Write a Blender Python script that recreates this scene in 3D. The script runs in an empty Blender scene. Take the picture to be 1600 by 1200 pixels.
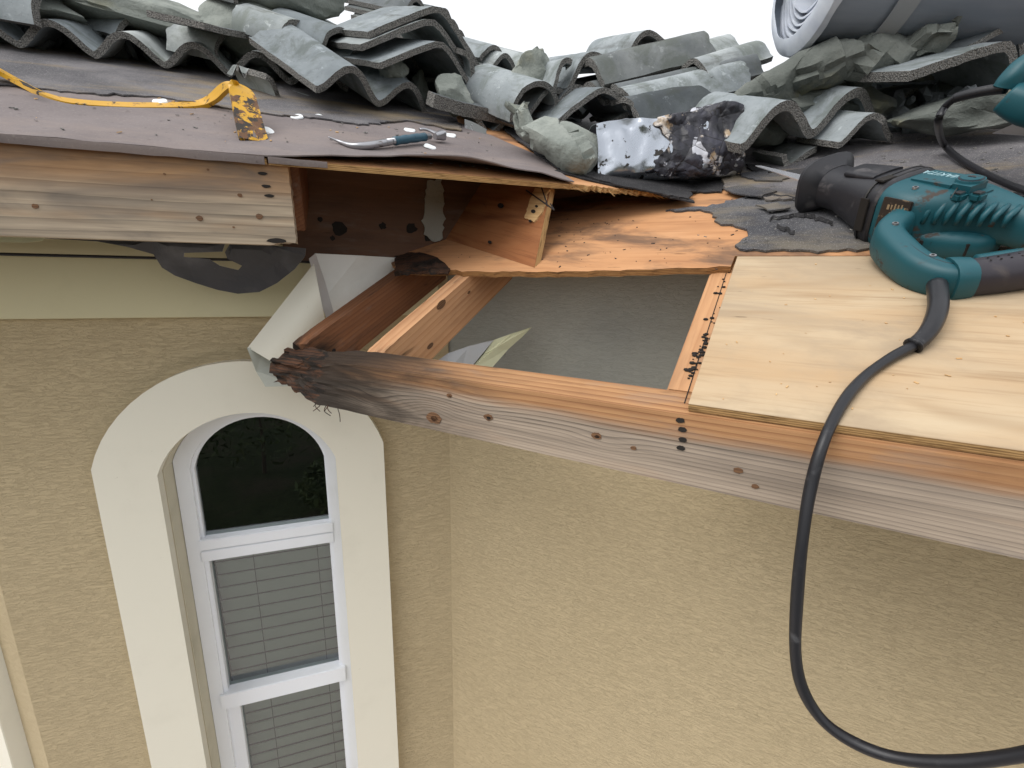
import bpy, bmesh, math, random
import numpy as np
from mathutils import Matrix, Vector, noise as mnoise

# ------------------------------------------------------------------ camera
scn = bpy.context.scene
COL = scn.collection
FPX = 728.0                                   # focal length in photo pixels (1600 wide)
CAM = np.array([0.0, 0.0, 2.76])
def unit(v):
    v = np.array(v, float); return v / np.linalg.norm(v)
_up = -unit([742 - 800, 3680 - 600, FPX])     # from the convergence of the wall verticals
_fw = np.array([0, 0, 1.0]); _F = unit(_fw - (_fw @ _up) * _up); _R = np.cross(_F, _up)
if _R[0] < 0: _R = -_R
C2W = np.array([_R, _F, _up])                 # camera (x right, y down, z forward) -> world
cam_d = bpy.data.cameras.new('camera'); cam = bpy.data.objects.new('camera', cam_d); COL.objects.link(cam)
cam_d.sensor_width = 36; cam_d.lens = FPX / 1600 * 36; cam_d.clip_start = 0.01; cam_d.clip_end = 2000
_rot = C2W @ np.diag([1, -1, -1])
_m = np.eye(4); _m[:3, :3] = _rot; _m[:3, 3] = CAM
cam.matrix_world = Matrix(_m.tolist())
scn.camera = cam

# ------------------------------------------------------------------ light
SUN_EL, SUN_AZ = math.radians(52), math.radians(236)    # azimuth measured from +y clockwise
w = bpy.data.worlds.new('World'); scn.world = w; w.use_nodes = True
nt = w.node_tree; bg = nt.nodes['Background']
sky = nt.nodes.new('ShaderNodeTexSky'); sky.sky_type = 'NISHITA'; sky.sun_disc = False
sky.sun_elevation = SUN_EL; sky.sun_rotation = SUN_AZ; sky.air_density = 1.0; sky.dust_density = 4.0; sky.ozone_density = 1.0
hs = nt.nodes.new('ShaderNodeHueSaturation'); hs.inputs['Saturation'].default_value = 0.30; hs.inputs['Value'].default_value = 1.2
ov = nt.nodes.new('ShaderNodeMix'); ov.data_type = 'RGBA'; ov.inputs[0].default_value = 0.8; ov.inputs[7].default_value = (4.7, 4.78, 4.88, 1)   # even overcast veil
nt.links.new(sky.outputs[0], hs.inputs['Color']); nt.links.new(hs.outputs[0], ov.inputs[6]); nt.links.new(ov.outputs[2], bg.inputs['Color'])
bg.inputs['Strength'].default_value = 0.15
sun_d = bpy.data.lights.new('sun', 'SUN'); sun = bpy.data.objects.new('sun', sun_d); COL.objects.link(sun)
sun_d.energy = 1.1; sun_d.angle = math.radians(45); sun_d.color = (1, 0.97, 0.93)
_sd = Vector((math.sin(SUN_AZ) * math.cos(SUN_EL), math.cos(SUN_AZ) * math.cos(SUN_EL), math.sin(SUN_EL)))
sun.rotation_euler = _sd.to_track_quat('Z', 'Y').to_euler(); sun.location = (0, -3, 8)
scn.view_settings.view_transform = 'Standard'; scn.view_settings.look = 'None'
scn.view_settings.gamma = 1; scn.view_settings.exposure = 0.72; scn.view_settings.use_curve_mapping = False

scn.cycles.max_bounces = 6; scn.cycles.diffuse_bounces = 3; scn.cycles.glossy_bounces = 3; scn.cycles.transparent_max_bounces = 8

# ------------------------------------------------------------------ survey of the place
# two eaves meeting at an obtuse re-entrant corner: frame A (window wall, higher eave), frame B (open eave, lower)
Z = np.array([0, 0, 1.0])
def hv(h): a = math.radians(h); return np.array([math.sin(a), math.cos(a), 0.0])
uA, nA = hv(71), hv(-19)
uB, nB = hv(119), hv(29)
OA = CAM + np.array([-0.4458, 0.9044, 0.1845])
OB = CAM + np.array([0.0856, 0.6003, -0.1595])
TP = math.tan(math.radians(26)); CP, SP = math.cos(math.radians(26)), math.sin(math.radians(26))
sA, sB = nA * CP + Z * SP, nB * CP + Z * SP          # up-slope directions
dA, dB = unit(Z - nA * TP), unit(Z - nB * TP)        # deck normals
def FA(u, v, z): return OA + u * uA + v * nA + z * Z
def FB(u, v, z): return OB + u * uB + v * nB + z * Z
def DA(u, s, h=0): return OA + u * uA + s * sA + h * dA
def DB(u, s, h=0): return OB + u * uB + s * sB + h * dB
def ray(px, py): return C2W @ np.array([(px - 800) / FPX, (py - 600) / FPX, 1.0])
def hit(px, py, p0, n):
    r = ray(px, py); return CAM + r * (((p0 - CAM) @ n) / (r @ n))
def onA(px, py, h=0): return hit(px, py, OA + dA * h, dA)      # sight line to deck A lifted by h
def onB(px, py, h=0): return hit(px, py, OB + dB * h, dB)
def wallA(px, py, v): return hit(px, py, OA + nA * v, nA)
def wallB(px, py, v): return hit(px, py, OB + nB * v, nB)
def locA(p): q = p - OA; return np.array([q @ uA, q @ nA, q[2]])
def locB(p): q = p - OB; return np.array([q @ uB, q @ nB, q[2]])
def dlA(p): q = p - OA; return np.array([q @ uA, q @ sA, q @ dA])
def dlB(p): q = p - OB; return np.array([q @ uB, q @ sB, q @ dB])
def mtx(x, y, z, o):
    m = np.eye(4); m[:3, 0] = x; m[:3, 1] = y; m[:3, 2] = z; m[:3, 3] = o; return Matrix(m.tolist())
MA, MB = mtx(uA, nA, Z, OA), mtx(uB, nB, Z, OB)
MDA, MDB = mtx(uA, sA, dA, OA), mtx(uB, sB, dB, OB)
OHB = 0.50                                             # wall set back behind eave B
CORNER = wallB(703, 720, OHB); VA = locA(CORNER)[1]    # re-entrant wall corner; wall A set back VA behind eave A

# ------------------------------------------------------------------ scene helpers
def Wm(o):
    return (Wm(o.parent) @ o.matrix_parent_inverse @ o.matrix_basis) if o.parent else o.matrix_basis.copy()
def setp(o, parent):
    if parent is not None:
        o.parent = parent; o.matrix_parent_inverse = Wm(parent).inverted()
def tag(o, label=None, cat=None, group=None, kind=None):
    if label: o['label'] = label
    if cat: o['category'] = cat
    if group: o['group'] = group
    if kind: o['kind'] = kind
    return o
def empty(name, loc, label, cat, group=None):
    o = bpy.data.objects.new(name, None); COL.objects.link(o); o.empty_display_size = 0.05
    o.matrix_basis = Matrix.Translation(Vector([float(c) for c in loc]))
    return tag(o, label, cat, group)
def link(name, me, mats, M=None, parent=None, smooth=False, angle=None):
    o = bpy.data.objects.new(name, me); COL.objects.link(o)
    if mats is not None:
        for m in (mats if isinstance(mats, (list, tuple)) else [mats]): me.materials.append(m)
    if M is not None: o.matrix_basis = M
    if smooth:
        me.polygons.foreach_set('use_smooth', [True] * len(me.polygons))
        if angle: me.set_sharp_from_angle(angle=math.radians(angle))
    setp(o, parent); return o
def mesh(verts, faces, fm=None):
    me = bpy.data.meshes.new('m'); me.from_pydata([tuple(map(float, v)) for v in verts], [], faces)
    if fm is not None: me.polygons.foreach_set('material_index', fm)
    me.update(); return me
def from_bm(bm):
    bmesh.ops.recalc_face_normals(bm, faces=bm.faces[:])
    me = bpy.data.meshes.new('m'); bm.to_mesh(me); bm.free(); return me
def inv_pts(M, pts):
    Mi = M.inverted(); return [Mi @ Vector([float(c) for c in p]) for p in pts]
def rnd(a, b): return random.uniform(a, b)
def jag(pts, step, amp, seed=0, closed=True, keep=()):
    """roughen a 2-D outline: each edge cut into steps and pushed about; edges listed in keep stay straight"""
    r = random.Random(seed); out = []; n = len(pts)
    for i in range(n if closed else n - 1):
        a, b = np.array(pts[i], float), np.array(pts[(i + 1) % n], float)
        out.append(a)
        if i in keep: continue
        L = np.linalg.norm(b - a); k = max(1, int(L / step)); t = np.array([-(b - a)[1], (b - a)[0]]) / max(L, 1e-9)
        for j in range(1, k):
            q = a + (b - a) * (j / k + r.uniform(-.25, .25) / k) + t * r.gauss(0, amp); out.append(q)
    if not closed: out.append(np.array(pts[-1], float))
    return out
def prism(name, outline, z0, z1, mat, M, parent=None, bevel=0, sub=0, bend=None):
    """a 2-D outline extruded from z0 to z1 in the frame M"""
    bm = bmesh.new()
    f = bm.faces.new([bm.verts.new((float(p[0]), float(p[1]), z0)) for p in outline])
    bmesh.ops.recalc_face_normals(bm, faces=bm.faces[:])
    ex = bmesh.ops.extrude_face_region(bm, geom=[f])
    for v in [g for g in ex['geom'] if isinstance(g, bmesh.types.BMVert)]: v.co.z = z1
    if bend or sub:
        bmesh.ops.triangulate(bm, faces=[q for q in bm.faces if len(q.verts) > 4])
        if sub: bmesh.ops.subdivide_edges(bm, edges=bm.edges[:], cuts=sub, use_grid_fill=True)
    if bend:
        for v in bm.verts: v.co = Vector(bend(v.co))
    if bevel: bmesh.ops.bevel(bm, geom=bm.edges[:], offset=bevel, segments=1, affect='EDGES', clamp_overlap=True)
    return link(name, from_bm(bm), mat, M, parent)
def gridbox(lo, hi, n, fn=None):
    """a box with n=(nx,ny,nz) cells on its faces, every vertex passed through fn"""
    bm = bmesh.new(); lo = np.array(lo, float); hi = np.array(hi, float); cache = {}
    def V(i, j, k):
        key = (i, j, k)
        if key not in cache:
            p = lo + (hi - lo) * np.array([i / n[0], j / n[1], k / n[2]])
            if fn: p = fn(p.copy())
            cache[key] = bm.verts.new(tuple(map(float, p)))
        return cache[key]
    for ax in range(3):
        a, b = [(1, 2), (0, 2), (0, 1)][ax]
        for side in (0, n[ax]):
            for i in range(n[a]):
                for j in range(n[b]):
                    q = []
                    for (di, dj) in ((0, 0), (1, 0), (1, 1), (0, 1)):
                        t = [0, 0, 0]; t[ax] = side; t[a] = i + di; t[b] = j + dj; q.append(V(*t))
                    bm.faces.new(q)
    return from_bm(bm)
def board(name, lo, hi, mat, M, parent=None, bevel=0.0015, n=None, fn=None, smooth=False):
    if n is None:
        me = gridbox(lo, hi, (1, 1, 1))
        if bevel:
            bm = bmesh.new(); bm.from_mesh(me)
            bmesh.ops.bevel(bm, geom=bm.edges[:], offset=bevel, segments=2, affect='EDGES', clamp_overlap=True)
            bm.to_mesh(me); bm.free()
    else: me = gridbox(lo, hi, n, fn)
    return link(name, me, mat, M, parent, smooth)
def catmull(pts, n=8, closed=False):
    P = [np.array(p, float) for p in pts]; out = []; m = len(P)
    for i in range(m if closed else m - 1):
        g = (lambda k: P[k % m]) if closed else (lambda k: P[min(max(k, 0), m - 1)])
        p0, p1, p2, p3 = g(i - 1), g(i), g(i + 1), g(i + 2)
        for j in range(n):
            t = j / n
            out.append(0.5 * (2 * p1 + (p2 - p0) * t + (2 * p0 - 5 * p1 + 4 * p2 - p3) * t * t + (3 * p1 - p0 - 3 * p2 + p3) * t ** 3))
    if not closed: out.append(P[-1])
    return out
def tube_mesh(path, radii, seg=12, up=(0, 0, 1), power=2.0, cap=True, rings=None):
    """tube along path; radii = (across, along up) per point; superellipse section"""
    path = [np.array(p, float) for p in path]; V, Fc = [], []; n = len(path)
    for i, p in enumerate(path):
        t = unit(path[min(i + 1, n - 1)] - path[max(i - 1, 0)])
        upv = np.array(up, float); a = np.cross(t, upv)
        if np.linalg.norm(a) < 1e-4: a = np.cross(t, np.array([1, .3, .2]))
        a = unit(a); b = unit(np.cross(a, t))
        r = radii[i] if isinstance(radii, list) else radii
        if np.isscalar(r): r = (r, r)
        for k in range(seg):
            th = 2 * math.pi * k / seg; c, s = math.cos(th), math.sin(th)
            x = math.copysign(abs(c) ** (2 / power), c) * r[0]; y = math.copysign(abs(s) ** (2 / power), s) * r[1]
            V.append(p + a * x + b * y)
    for i in range(n - 1):
        for k in range(seg):
            k2 = (k + 1) % seg
            Fc.append((i * seg + k, i * seg + k2, (i + 1) * seg + k2, (i + 1) * seg + k))
    if cap:
        Fc.append(tuple(range(seg))[::-1]); Fc.append(tuple((n - 1) * seg + k for k in range(seg)))
    bm = bmesh.new(); vs = [bm.verts.new(tuple(map(float, v))) for v in V]
    for f in Fc: bm.faces.new([vs[q] for q in f])
    return from_bm(bm)
def ball(name, c, r, mat, M=None, parent=None, sub=4, amp=0.3, freq=3.0, seed=0, sc=(1, 1, 1), cuts=26):
    """broken lump: a ball trimmed by random flat fractures, then roughened"""
    bm = bmesh.new(); bmesh.ops.create_icosphere(bm, subdivisions=sub, radius=1); q = random.Random(seed * 7 + 1)
    pl = []
    for i in range(cuts):
        n = Vector((q.gauss(0, 1), q.gauss(0, 1), q.gauss(0, 1))).normalized(); pl.append((n, q.uniform(.52, .95)))
    off = Vector((seed * 3.7, seed * 1.3, seed * 2.1))
    for v in bm.verts:
        p = v.co.normalized()
        for n, d in pl:
            t = p.dot(n) - d
            if t > 0: p = p - n * t
        k = 1 + amp * .35 * mnoise.noise(p * freq * .6 + off) + amp * .16 * mnoise.noise(p * freq * 2.2 + off) + amp * .07 * mnoise.noise(p * freq * 6 + off)
        v.co = Vector((p.x * sc[0], p.y * sc[1], p.z * sc[2])) * (k * r * 1.25) + Vector([float(x) for x in c])
    return link(name, from_bm(bm), mat, M, parent, True, 38)

# ------------------------------------------------------------------ materials
class NB:
    def __init__(s, name):
        s.m = bpy.data.materials.new(name); s.m.use_nodes = True; s.t = s.m.node_tree; s.p = s.t.nodes['Principled BSDF']
    def n(s, ty, **kw):
        q = s.t.nodes.new(ty)
        for k, v in kw.items(): setattr(q, k, v)
        return q
    def put(s, sock, v):
        if isinstance(v, bpy.types.NodeSocket): s.t.links.new(v, sock)
        elif isinstance(v, (tuple, list)) and sock.type == 'RGBA' and len(v) == 3: sock.default_value = (*v, 1)
        else: sock.default_value = v
    def co(s, scale=(1, 1, 1), rand=True, loc=(0, 0, 0)):
        tc = s.n('ShaderNodeTexCoord'); mp = s.n('ShaderNodeMapping'); mp.inputs['Scale'].default_value = scale; mp.inputs['Location'].default_value = loc
        src = tc.outputs['Object']
        if rand:
            oi = s.n('ShaderNodeObjectInfo'); va = s.n('ShaderNodeVectorMath', operation='ADD'); sc = s.n('ShaderNodeMath', operation='MULTIPLY')
            sc.inputs[1].default_value = 7.0; s.t.links.new(oi.outputs['Random'], sc.inputs[0]); s.t.links.new(src, va.inputs[0]); s.t.links.new(sc.outputs[0], va.inputs[1]); src = va.outputs[0]
        s.t.links.new(src, mp.inputs['Vector']); return mp.outputs[0]
    def noise(s, vec, scale, detail=4, rough=.55, dist=0):
        q = s.n('ShaderNodeTexNoise'); s.t.links.new(vec, q.inputs['Vector']); q.inputs['Scale'].default_value = scale
        q.inputs['Detail'].default_value = detail; q.inputs['Roughness'].default_value = rough; q.inputs['Distortion'].default_value = dist
        return q.outputs['Fac']
    def vor(s, vec, scale, feature='F1', out='Distance'):
        q = s.n('ShaderNodeTexVoronoi', feature=feature); s.t.links.new(vec, q.inputs['Vector']); q.inputs['Scale'].default_value = scale; return q.outputs[out]
    def ramp(s, fac, stops):
        q = s.n('ShaderNodeValToRGB'); e = q.color_ramp.elements
        while len(e) < len(stops): e.new(.5)
        for el, (p, c) in zip(e, stops):
            el.position = p; el.color = (c, c, c, 1) if np.isscalar(c) else (*c, 1)
        s.put(q.inputs['Fac'], fac); return q.outputs['Color']
    def mix(s, fac, a, b, blend='MIX'):
        q = s.n('ShaderNodeMix', data_type='RGBA', blend_type=blend); s.put(q.inputs[0], fac); s.put(q.inputs[6], a); s.put(q.inputs[7], b); return q.outputs[2]
    def math(s, op, a, b=0.0):
        q = s.n('ShaderNodeMath', operation=op); s.put(q.inputs[0], a); s.put(q.inputs[1], b); return q.outputs[0]
    def rng(s, v, a, b, c=0.0, d=1.0, smooth=True):
        q = s.n('ShaderNodeMapRange'); q.interpolation_type = 'SMOOTHSTEP' if smooth else 'LINEAR'
        s.put(q.inputs['Value'], v); q.inputs['From Min'].default_value = a; q.inputs['From Max'].default_value = b
        q.inputs['To Min'].default_value = c; q.inputs['To Max'].default_value = d; return q.outputs[0]
    def sep(s, vec):
        q = s.n('ShaderNodeSeparateXYZ'); s.t.links.new(vec, q.inputs[0]); return q.outputs
    def bump(s, h, strength=.5, dist=.002, prev=None):
        q = s.n('ShaderNodeBump'); q.inputs['Strength'].default_value = strength; q.inputs['Distance'].default_value = dist
        s.put(q.inputs['Height'], h)
        if prev is not None: s.t.links.new(prev, q.inputs['Normal'])
        return q.outputs[0]
    def done(s, col, rough=.7, normal=None, metal=0.0, spec=None, **kw):
        s.put(s.p.inputs['Base Color'], col); s.put(s.p.inputs['Roughness'], rough); s.put(s.p.inputs['Metallic'], metal)
        if normal is not None: s.t.links.new(normal, s.p.inputs['Normal'])
        if spec is not None: s.p.inputs['Specular IOR Level'].default_value = spec
        for k, v in kw.items(): s.put(s.p.inputs[k], v)
        return s.m
def wood(name, light, dark, along=3.0, across=55.0, ring=26.0, weather=None, stain=None, black=None, contrast=1.0, bump=.35, knotty=.0, axis=0, rough=.75, face=None, knots=(), dense=0.0):
    """lumber with grain along local x. weather=(z_lo,z_hi,grey): greyed below z_hi; black=(x_lo,x_hi): rot that sets in below x_hi"""
    b = NB(name); st = [across] * 3; st[axis] = along
    raw = b.co(rand=False); v = b.co(tuple(st))
    low = [9.0] * 3; low[axis] = .9
    warp = b.noise(b.co(tuple(low)), 1.0, 3, .5)
    fine = b.noise(v, 1.0, 6, .65, .3)
    hair = [across * 4] * 3; hair[axis] = along * 2
    fibre = b.noise(b.co(tuple(hair)), 1.0, 3, .6)
    x, y, z = b.sep(b.co())
    px_, py_, pz_ = b.sep(raw); fz = b.math('ADD', pz_, b.math('MULTIPLY', py_, .8)) if knots else b.math('ADD', z, b.math('MULTIPLY', y, .8))
    for (kx, kz, ka, kr) in knots:                               # growth rings swing round each knot
        dx = b.math('DIVIDE', b.math('SUBTRACT', px_, kx), kr * 2.6); dz = b.math('DIVIDE', b.math('SUBTRACT', pz_, kz), kr)
        gq = b.math('EXPONENT', b.math('MULTIPLY', b.math('ADD', b.math('MULTIPLY', dx, dx), b.math('MULTIPLY', dz, dz)), -1.0))
        fz = b.math('ADD', fz, b.math('MULTIPLY', gq, ka))
    if dense: fz = b.math('ADD', fz, b.math('MULTIPLY', b.math('MULTIPLY', fz, fz), -dense))
    rad = b.math('ADD', b.math('MULTIPLY', fz, ring), b.math('MULTIPLY', warp, 3.2))
    saw = b.math('FRACT', rad)
    lines = b.math('POWER', saw, 2.6)
    lines = b.math('MULTIPLY', lines, b.rng(b.noise(b.co(tuple([k * .7 for k in low])), 1.3, 2, .5), .3, .65, .25, 1))
    g = b.math('ADD', b.math('ADD', b.math('MULTIPLY', fine, .55), b.math('MULTIPLY', fibre, .3)), b.math('MULTIPLY', lines, .42 * contrast))
    mid = tuple((p + q) / 2 for p, q in zip(light, dark))
    col = b.ramp(g, [(.22, light), (.52, mid), (.88, dark)])
    blot = b.noise(b.co((4, 10, 10)), 1.0, 5, .65)
    col = b.mix(b.rng(blot, .48, .8, 0, .5), col, tuple(c * .6 for c in dark))
    col = b.mix(b.rng(b.noise(b.co((8, 60, 60)), 1.0, 3, .6), .64, .74, 0, .6), col, tuple(c * .35 for c in dark))
    col = b.mix(b.rng(b.noise(b.co((2.2, 16, 16)), 1.0, 5, .65, .4), .46, .74, 0, .5), col, tuple(.55 * c + .02 for c in dark))
    col = b.mix(b.rng(b.noise(b.co((7, 30, 30), loc=(3, 1, 2)), 1.0, 4, .65), .54, .76, 0, .35), col, (.20, .175, .155))
    rx, ry, rz = b.sep(raw)
    if weather:
        lo, hi, grey = weather
        wv = b.math('ADD', rz, b.math('MULTIPLY', b.math('SUBTRACT', b.noise(b.co((2.0, 20, 20)), 1.0, 4, .6), .5), .05))
        f = b.rng(wv, lo, hi, 1, 0)
        streak = b.noise(b.co((2.5, 130, 130)), 1.0, 4, .7, .2)
        gg = b.math('ADD', b.math('ADD', b.math('MULTIPLY', g, .5), b.math('MULTIPLY', streak, .42)), b.math('MULTIPLY', lines, .16 * contrast))
        gcol = b.ramp(gg, [(.34, tuple(min(1, c * 1.15) for c in grey)), (.52, tuple(c * .7 for c in grey)), (.72, tuple(c * .22 for c in grey))])
        gcol = b.mix(b.rng(b.noise(b.co((3, 14, 14)), 1.0, 4, .6), .45, .75, 0, .45), gcol, tuple(c * q for c, q in zip(grey, (.42, .42, .45))))
        f = b.math('MULTIPLY', f, b.rng(b.noise(b.co((3.0, 15, 25)), 1.0, 3, .6), .25, .5, .55, 1))
        col = b.mix(f, col, gcol)
    if stain:
        sc, lo, hi, c = stain
        col = b.mix(b.rng(b.noise(b.co((sc, sc * 4, sc * 4)), 1.0, 5, .65, .6), lo, hi), col, c)
    if black:
        x0, x1 = black
        rx = b.math('ADD', rx, b.math('MULTIPLY', b.math('ABSOLUTE', b.math('ADD', rz, .05)), -1.3)) if knots else rx
        bv = b.math('ADD', rx, b.math('MULTIPLY', b.math('SUBTRACT', b.noise(b.co((5, 22, 30)), 1.0, 5, .65, .8), .5), .42))
        col = b.mix(b.rng(bv, x0, x1, .96, 0), col, (.02, .014, .01))
    h = b.math('ADD', b.math('MULTIPLY', fine, .7), b.math('ADD', b.math('MULTIPLY', lines, -.5), b.math('MULTIPLY', fibre, .4)))
    return b.done(col, rough, b.bump(h, bump, .002), spec=.3)

def sheet_mesh(P, th, edge_slot=0, both=True):
    """solid sheet from a grid of points P[i][j], thickness th laid on along the local normal; rim faces take edge_slot"""
    P = np.array(P, float); a, b, _ = P.shape
    du = np.gradient(P, axis=0); dv = np.gradient(P, axis=1); N = np.cross(du, dv); N /= np.maximum(np.linalg.norm(N, axis=2, keepdims=True), 1e-9)
    T = P + N * (th if np.isscalar(th) else np.array(th)[..., None])
    V = np.concatenate([T.reshape(-1, 3), P.reshape(-1, 3)]); n = a * b; F, fm = [], []
    ix = lambda i, j: i * b + j
    for i in range(a - 1):
        for j in range(b - 1):
            F.append((ix(i, j), ix(i + 1, j), ix(i + 1, j + 1), ix(i, j + 1))); fm.append(0)
            F.append((n + ix(i, j), n + ix(i, j + 1), n + ix(i + 1, j + 1), n + ix(i + 1, j))); fm.append(0)
    def rim(p, q): F.append((p, n + p, n + q, q)); fm.append(edge_slot)
    for i in range(a - 1): rim(ix(i, 0), ix(i + 1, 0)); rim(ix(i + 1, b - 1), ix(i, b - 1))
    for j in range(b - 1): rim(ix(0, j + 1), ix(0, j)); rim(ix(a - 1, j), ix(a - 1, j + 1))
    return mesh(V, F, fm)
def sheet(name, P, th, mats, M=None, parent=None, edge_slot=0, smooth=True, angle=40):
    return link(name, sheet_mesh(P, th, edge_slot), mats, M, parent, smooth, angle)
def N1(x, y=0., z=0.): return mnoise.noise(Vector((float(x), float(y), float(z))))

# ---- wall finishes
def stucco(name, c1, c2, depth=.0015):
    b = NB(name); v = b.co(rand=False)
    big = b.noise(b.co((1, 1, 1), False), 2.2, 3, .55)
    w1 = b.noise(b.co((30, 30, 175), False), 1.0, 3, .55, .7)          # combed, broken ridges
    w2 = b.noise(b.co((40, 40, 85), False), 1.0, 4, .6, 1.2)
    r1 = b.rng(b.math('ABSOLUTE', b.math('SUBTRACT', w1, .5)), 0.0, .045, 0, 1)
    r2 = b.rng(b.math('ABSOLUTE', b.math('SUBTRACT', w2, .5)), 0.0, .035, 0, 1)
    sel = .75
    h = b.math('ADD', b.math('MULTIPLY', r1, sel), b.math('MULTIPLY', r2, .4))
    hh = b.math('ADD', h, b.math('MULTIPLY', b.noise(v, 420, 2, .6), .12))
    col = b.mix(b.rng(big, .3, .7), c1, c2)
    col = b.mix(b.rng(b.noise(b.co((7, 7, 1.6), False), 1.0, 5, .6), .60, .85, 0, .10), col, tuple(c * .7 for c in c1))
    return b.done(col, .85, b.bump(hh, .72, depth), spec=.25)
M_STUCCO = stucco('tan_stucco', (.465, .376, .234), (.485, .394, .248))
M_RAW = stucco('raw_grey_stucco', (.27, .275, .25), (.34, .34, .30), .0007)
def paint(name, col, dirt=(.3, .28, .2), amt=.25, rough=.55, bump=.2):
    b = NB(name); n = b.noise(b.co(rand=False), 7, 5, .6); fine = b.noise(b.co(rand=False), 90, 3, .6)
    c = b.mix(b.rng(n, .5, .85, 0, amt), col, dirt)
    c = b.mix(b.rng(b.noise(b.co(rand=False), 110, 3, .6), .70, .80, 0, .35), c, dirt)
    return b.done(c, rough, b.bump(fine, bump, .0008), spec=.35)
M_TRIM = paint('cream_trim_paint', (.745, .715, .61), amt=.12)
M_BAND = paint('olive_cream_paint', (.60, .555, .36), dirt=(.33, .31, .18), amt=.3)
M_VINYL = paint('white_vinyl', (.80, .82, .86), dirt=(.45, .42, .36), amt=.10, rough=.35, bump=.03)
M_ALU = paint('white_coil_metal', (.74, .74, .70), dirt=(.42, .42, .36), amt=.35, rough=.38, bump=.06)
M_BLACKVENT = paint('grey_black_soffit', (.045, .045, .05), dirt=(.15, .15, .16), amt=.8, rough=.6)
M_CREAMSOFFIT = paint('cream_soffit_back', (.56, .56, .38), dirt=(.3, .3, .2), amt=.4)
M_PVC = paint('grey_wire', (.02, .02, .022), amt=.2)

# ---- lumber
M_FASC_B = wood('weathered_fascia', (.50, .28, .13), (.22, .095, .04), ring=120, weather=(-.036, -.012, (.36, .29, .225)), black=(-.50, -.12), contrast=1.5, bump=.7, knots=((-.365, -.062, .016, .022), (-.247, -.055, -.010, .016), (.045, -.055, .008, .016), (-.15, -.03, .006, .02)), dense=5.0, stain=(2.2, .62, .8, (.16, .14, .125)))
M_FASC_A = wood('weathered_fascia_left', (.44, .265, .13), (.20, .10, .045), ring=60, weather=(-.09, -.012, (.41, .335, .245)), stain=(2.4, .50, .78, (.11, .095, .085)), contrast=.6)
M_RAFT = wood('rafter_pine', (.60, .34, .17), (.36, .17, .075), ring=80, contrast=.9)
M_GREYBACK = paint('grey_sheet_back', (.40, .41, .42), amt=.4)
M_RAFTD = wood('old_red_rafter', (.20, .085, .038), (.10, .036, .016), ring=110, stain=(4, .62, .8, (.03, .02, .015)), contrast=1.0)
M_BROWN = wood('dark_old_sheathing', (.16, .085, .05), (.085, .045, .028), ring=12, stain=(5, .66, .72, (.012, .01, .009)), contrast=.5)
M_TUFT = wood('raw_splinter', (.72, .50, .25), (.45, .24, .09), ring=90, contrast=.9, across=120)
def ply(name, light, dark, orange, stain=None, grain=1.0, gscale=3.2, scuff=.0):
    """rotary-cut veneer face: long cathedral figure along x, laminations on the edge"""
    b = NB(name); p = b.co((1.3, 5.0, 2.0)); x, y, z = b.sep(b.co())
    warp = b.noise(p, 1.0, 3, .5, .3)
    rings = b.math('ADD', b.math('MULTIPLY', y, 5.0), b.math('MULTIPLY', warp, gscale))
    band = b.math('PINGPONG', b.math('MULTIPLY', rings, 2.3), 1.0)
    fine = b.noise(b.co((6, 150, 150)), 1.0, 4, .6)
    big = b.noise(b.co((2.0, 6, 4)), 1.3, 4, .6, .8)
    c = b.ramp(big, [(.3, light), (.55, tuple((p_ + q) / 2 for p_, q in zip(light, orange))), (.75, orange)])
    c = b.mix(b.math('MULTIPLY', b.math('MULTIPLY', b.rng(band, .55, 1.0), b.rng(b.noise(b.co((2, 4, 4)), 1.0, 3, .6), .35, .65)), .5 * grain), c, dark)
    c = b.mix(b.rng(b.noise(b.co((3.5, 45, 45)), 1.0, 5, .7, .3), .48, .72, 0, .5), c, dark)
    c = b.mix(b.rng(fine, .52, .8, 0, .55), c, dark)
    if stain:
        sc, lo, hi, sc_col, amt = stain
        c = b.mix(b.rng(b.noise(b.co((sc, sc * 2.2, sc)), 1.0, 6, .65, .5), lo, hi, 0, amt), c, sc_col)
    c = b.mix(b.rng(b.noise(b.co((14, 90, 40)), 1.0, 3, .6), .70, .76, 0, .7), c, tuple(q * .35 for q in dark))
    return b.done(c, .78, b.bump(b.math('ADD', fine, b.math('MULTIPLY', band, .3)), .3, .001), spec=.25)
M_PLYNEW = ply('new_plywood', (.50, .395, .265), (.27, .17, .09), (.44, .295, .165), stain=(3.2, .44, .66, (.36, .275, .185), .9), grain=1.4)
M_PLYOLD = ply('old_orange_plywood', (.55, .30, .15), (.30, .135, .06), (.46, .215, .09), stain=(3.4, .47, .66, (.11, .07, .05), .85), grain=.9)
M_PLYBLK = ply('red_brown_plywood', (.36, .165, .07), (.13, .04, .016), (.27, .095, .033), stain=(5, .62, .72, (.03, .02, .015), .7), grain=1.5, gscale=4.5)
def lamin(name, light, dark, n=330.0):
    b = NB(name); x, y, z = b.sep(b.co(rand=False))
    l = b.math('SINE', b.math('MULTIPLY', b.math('ADD', z, b.math('MULTIPLY', b.noise(b.co((7, 7, 60), False), 1.0, 3, .6), .003)), 6.283 * n / 1.0))
    f = b.math('MULTIPLY', b.noise(b.co((30, 30, 200)), 1.0, 4, .65), 1.0)
    c = b.mix(b.rng(l, -.4, .7, 0, .75), light, dark); c = b.mix(b.rng(f, .45, .75, 0, .8), c, tuple(q * .35 for q in dark))
    return b.done(c, .85, b.bump(f, .6, .002), spec=.2)
M_LAM = lamin('plywood_edge', (.56, .36, .16), (.25, .14, .06))
M_LAMOLD = lamin('old_plywood_edge', (.40, .21, .08), (.12, .05, .022))
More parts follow.
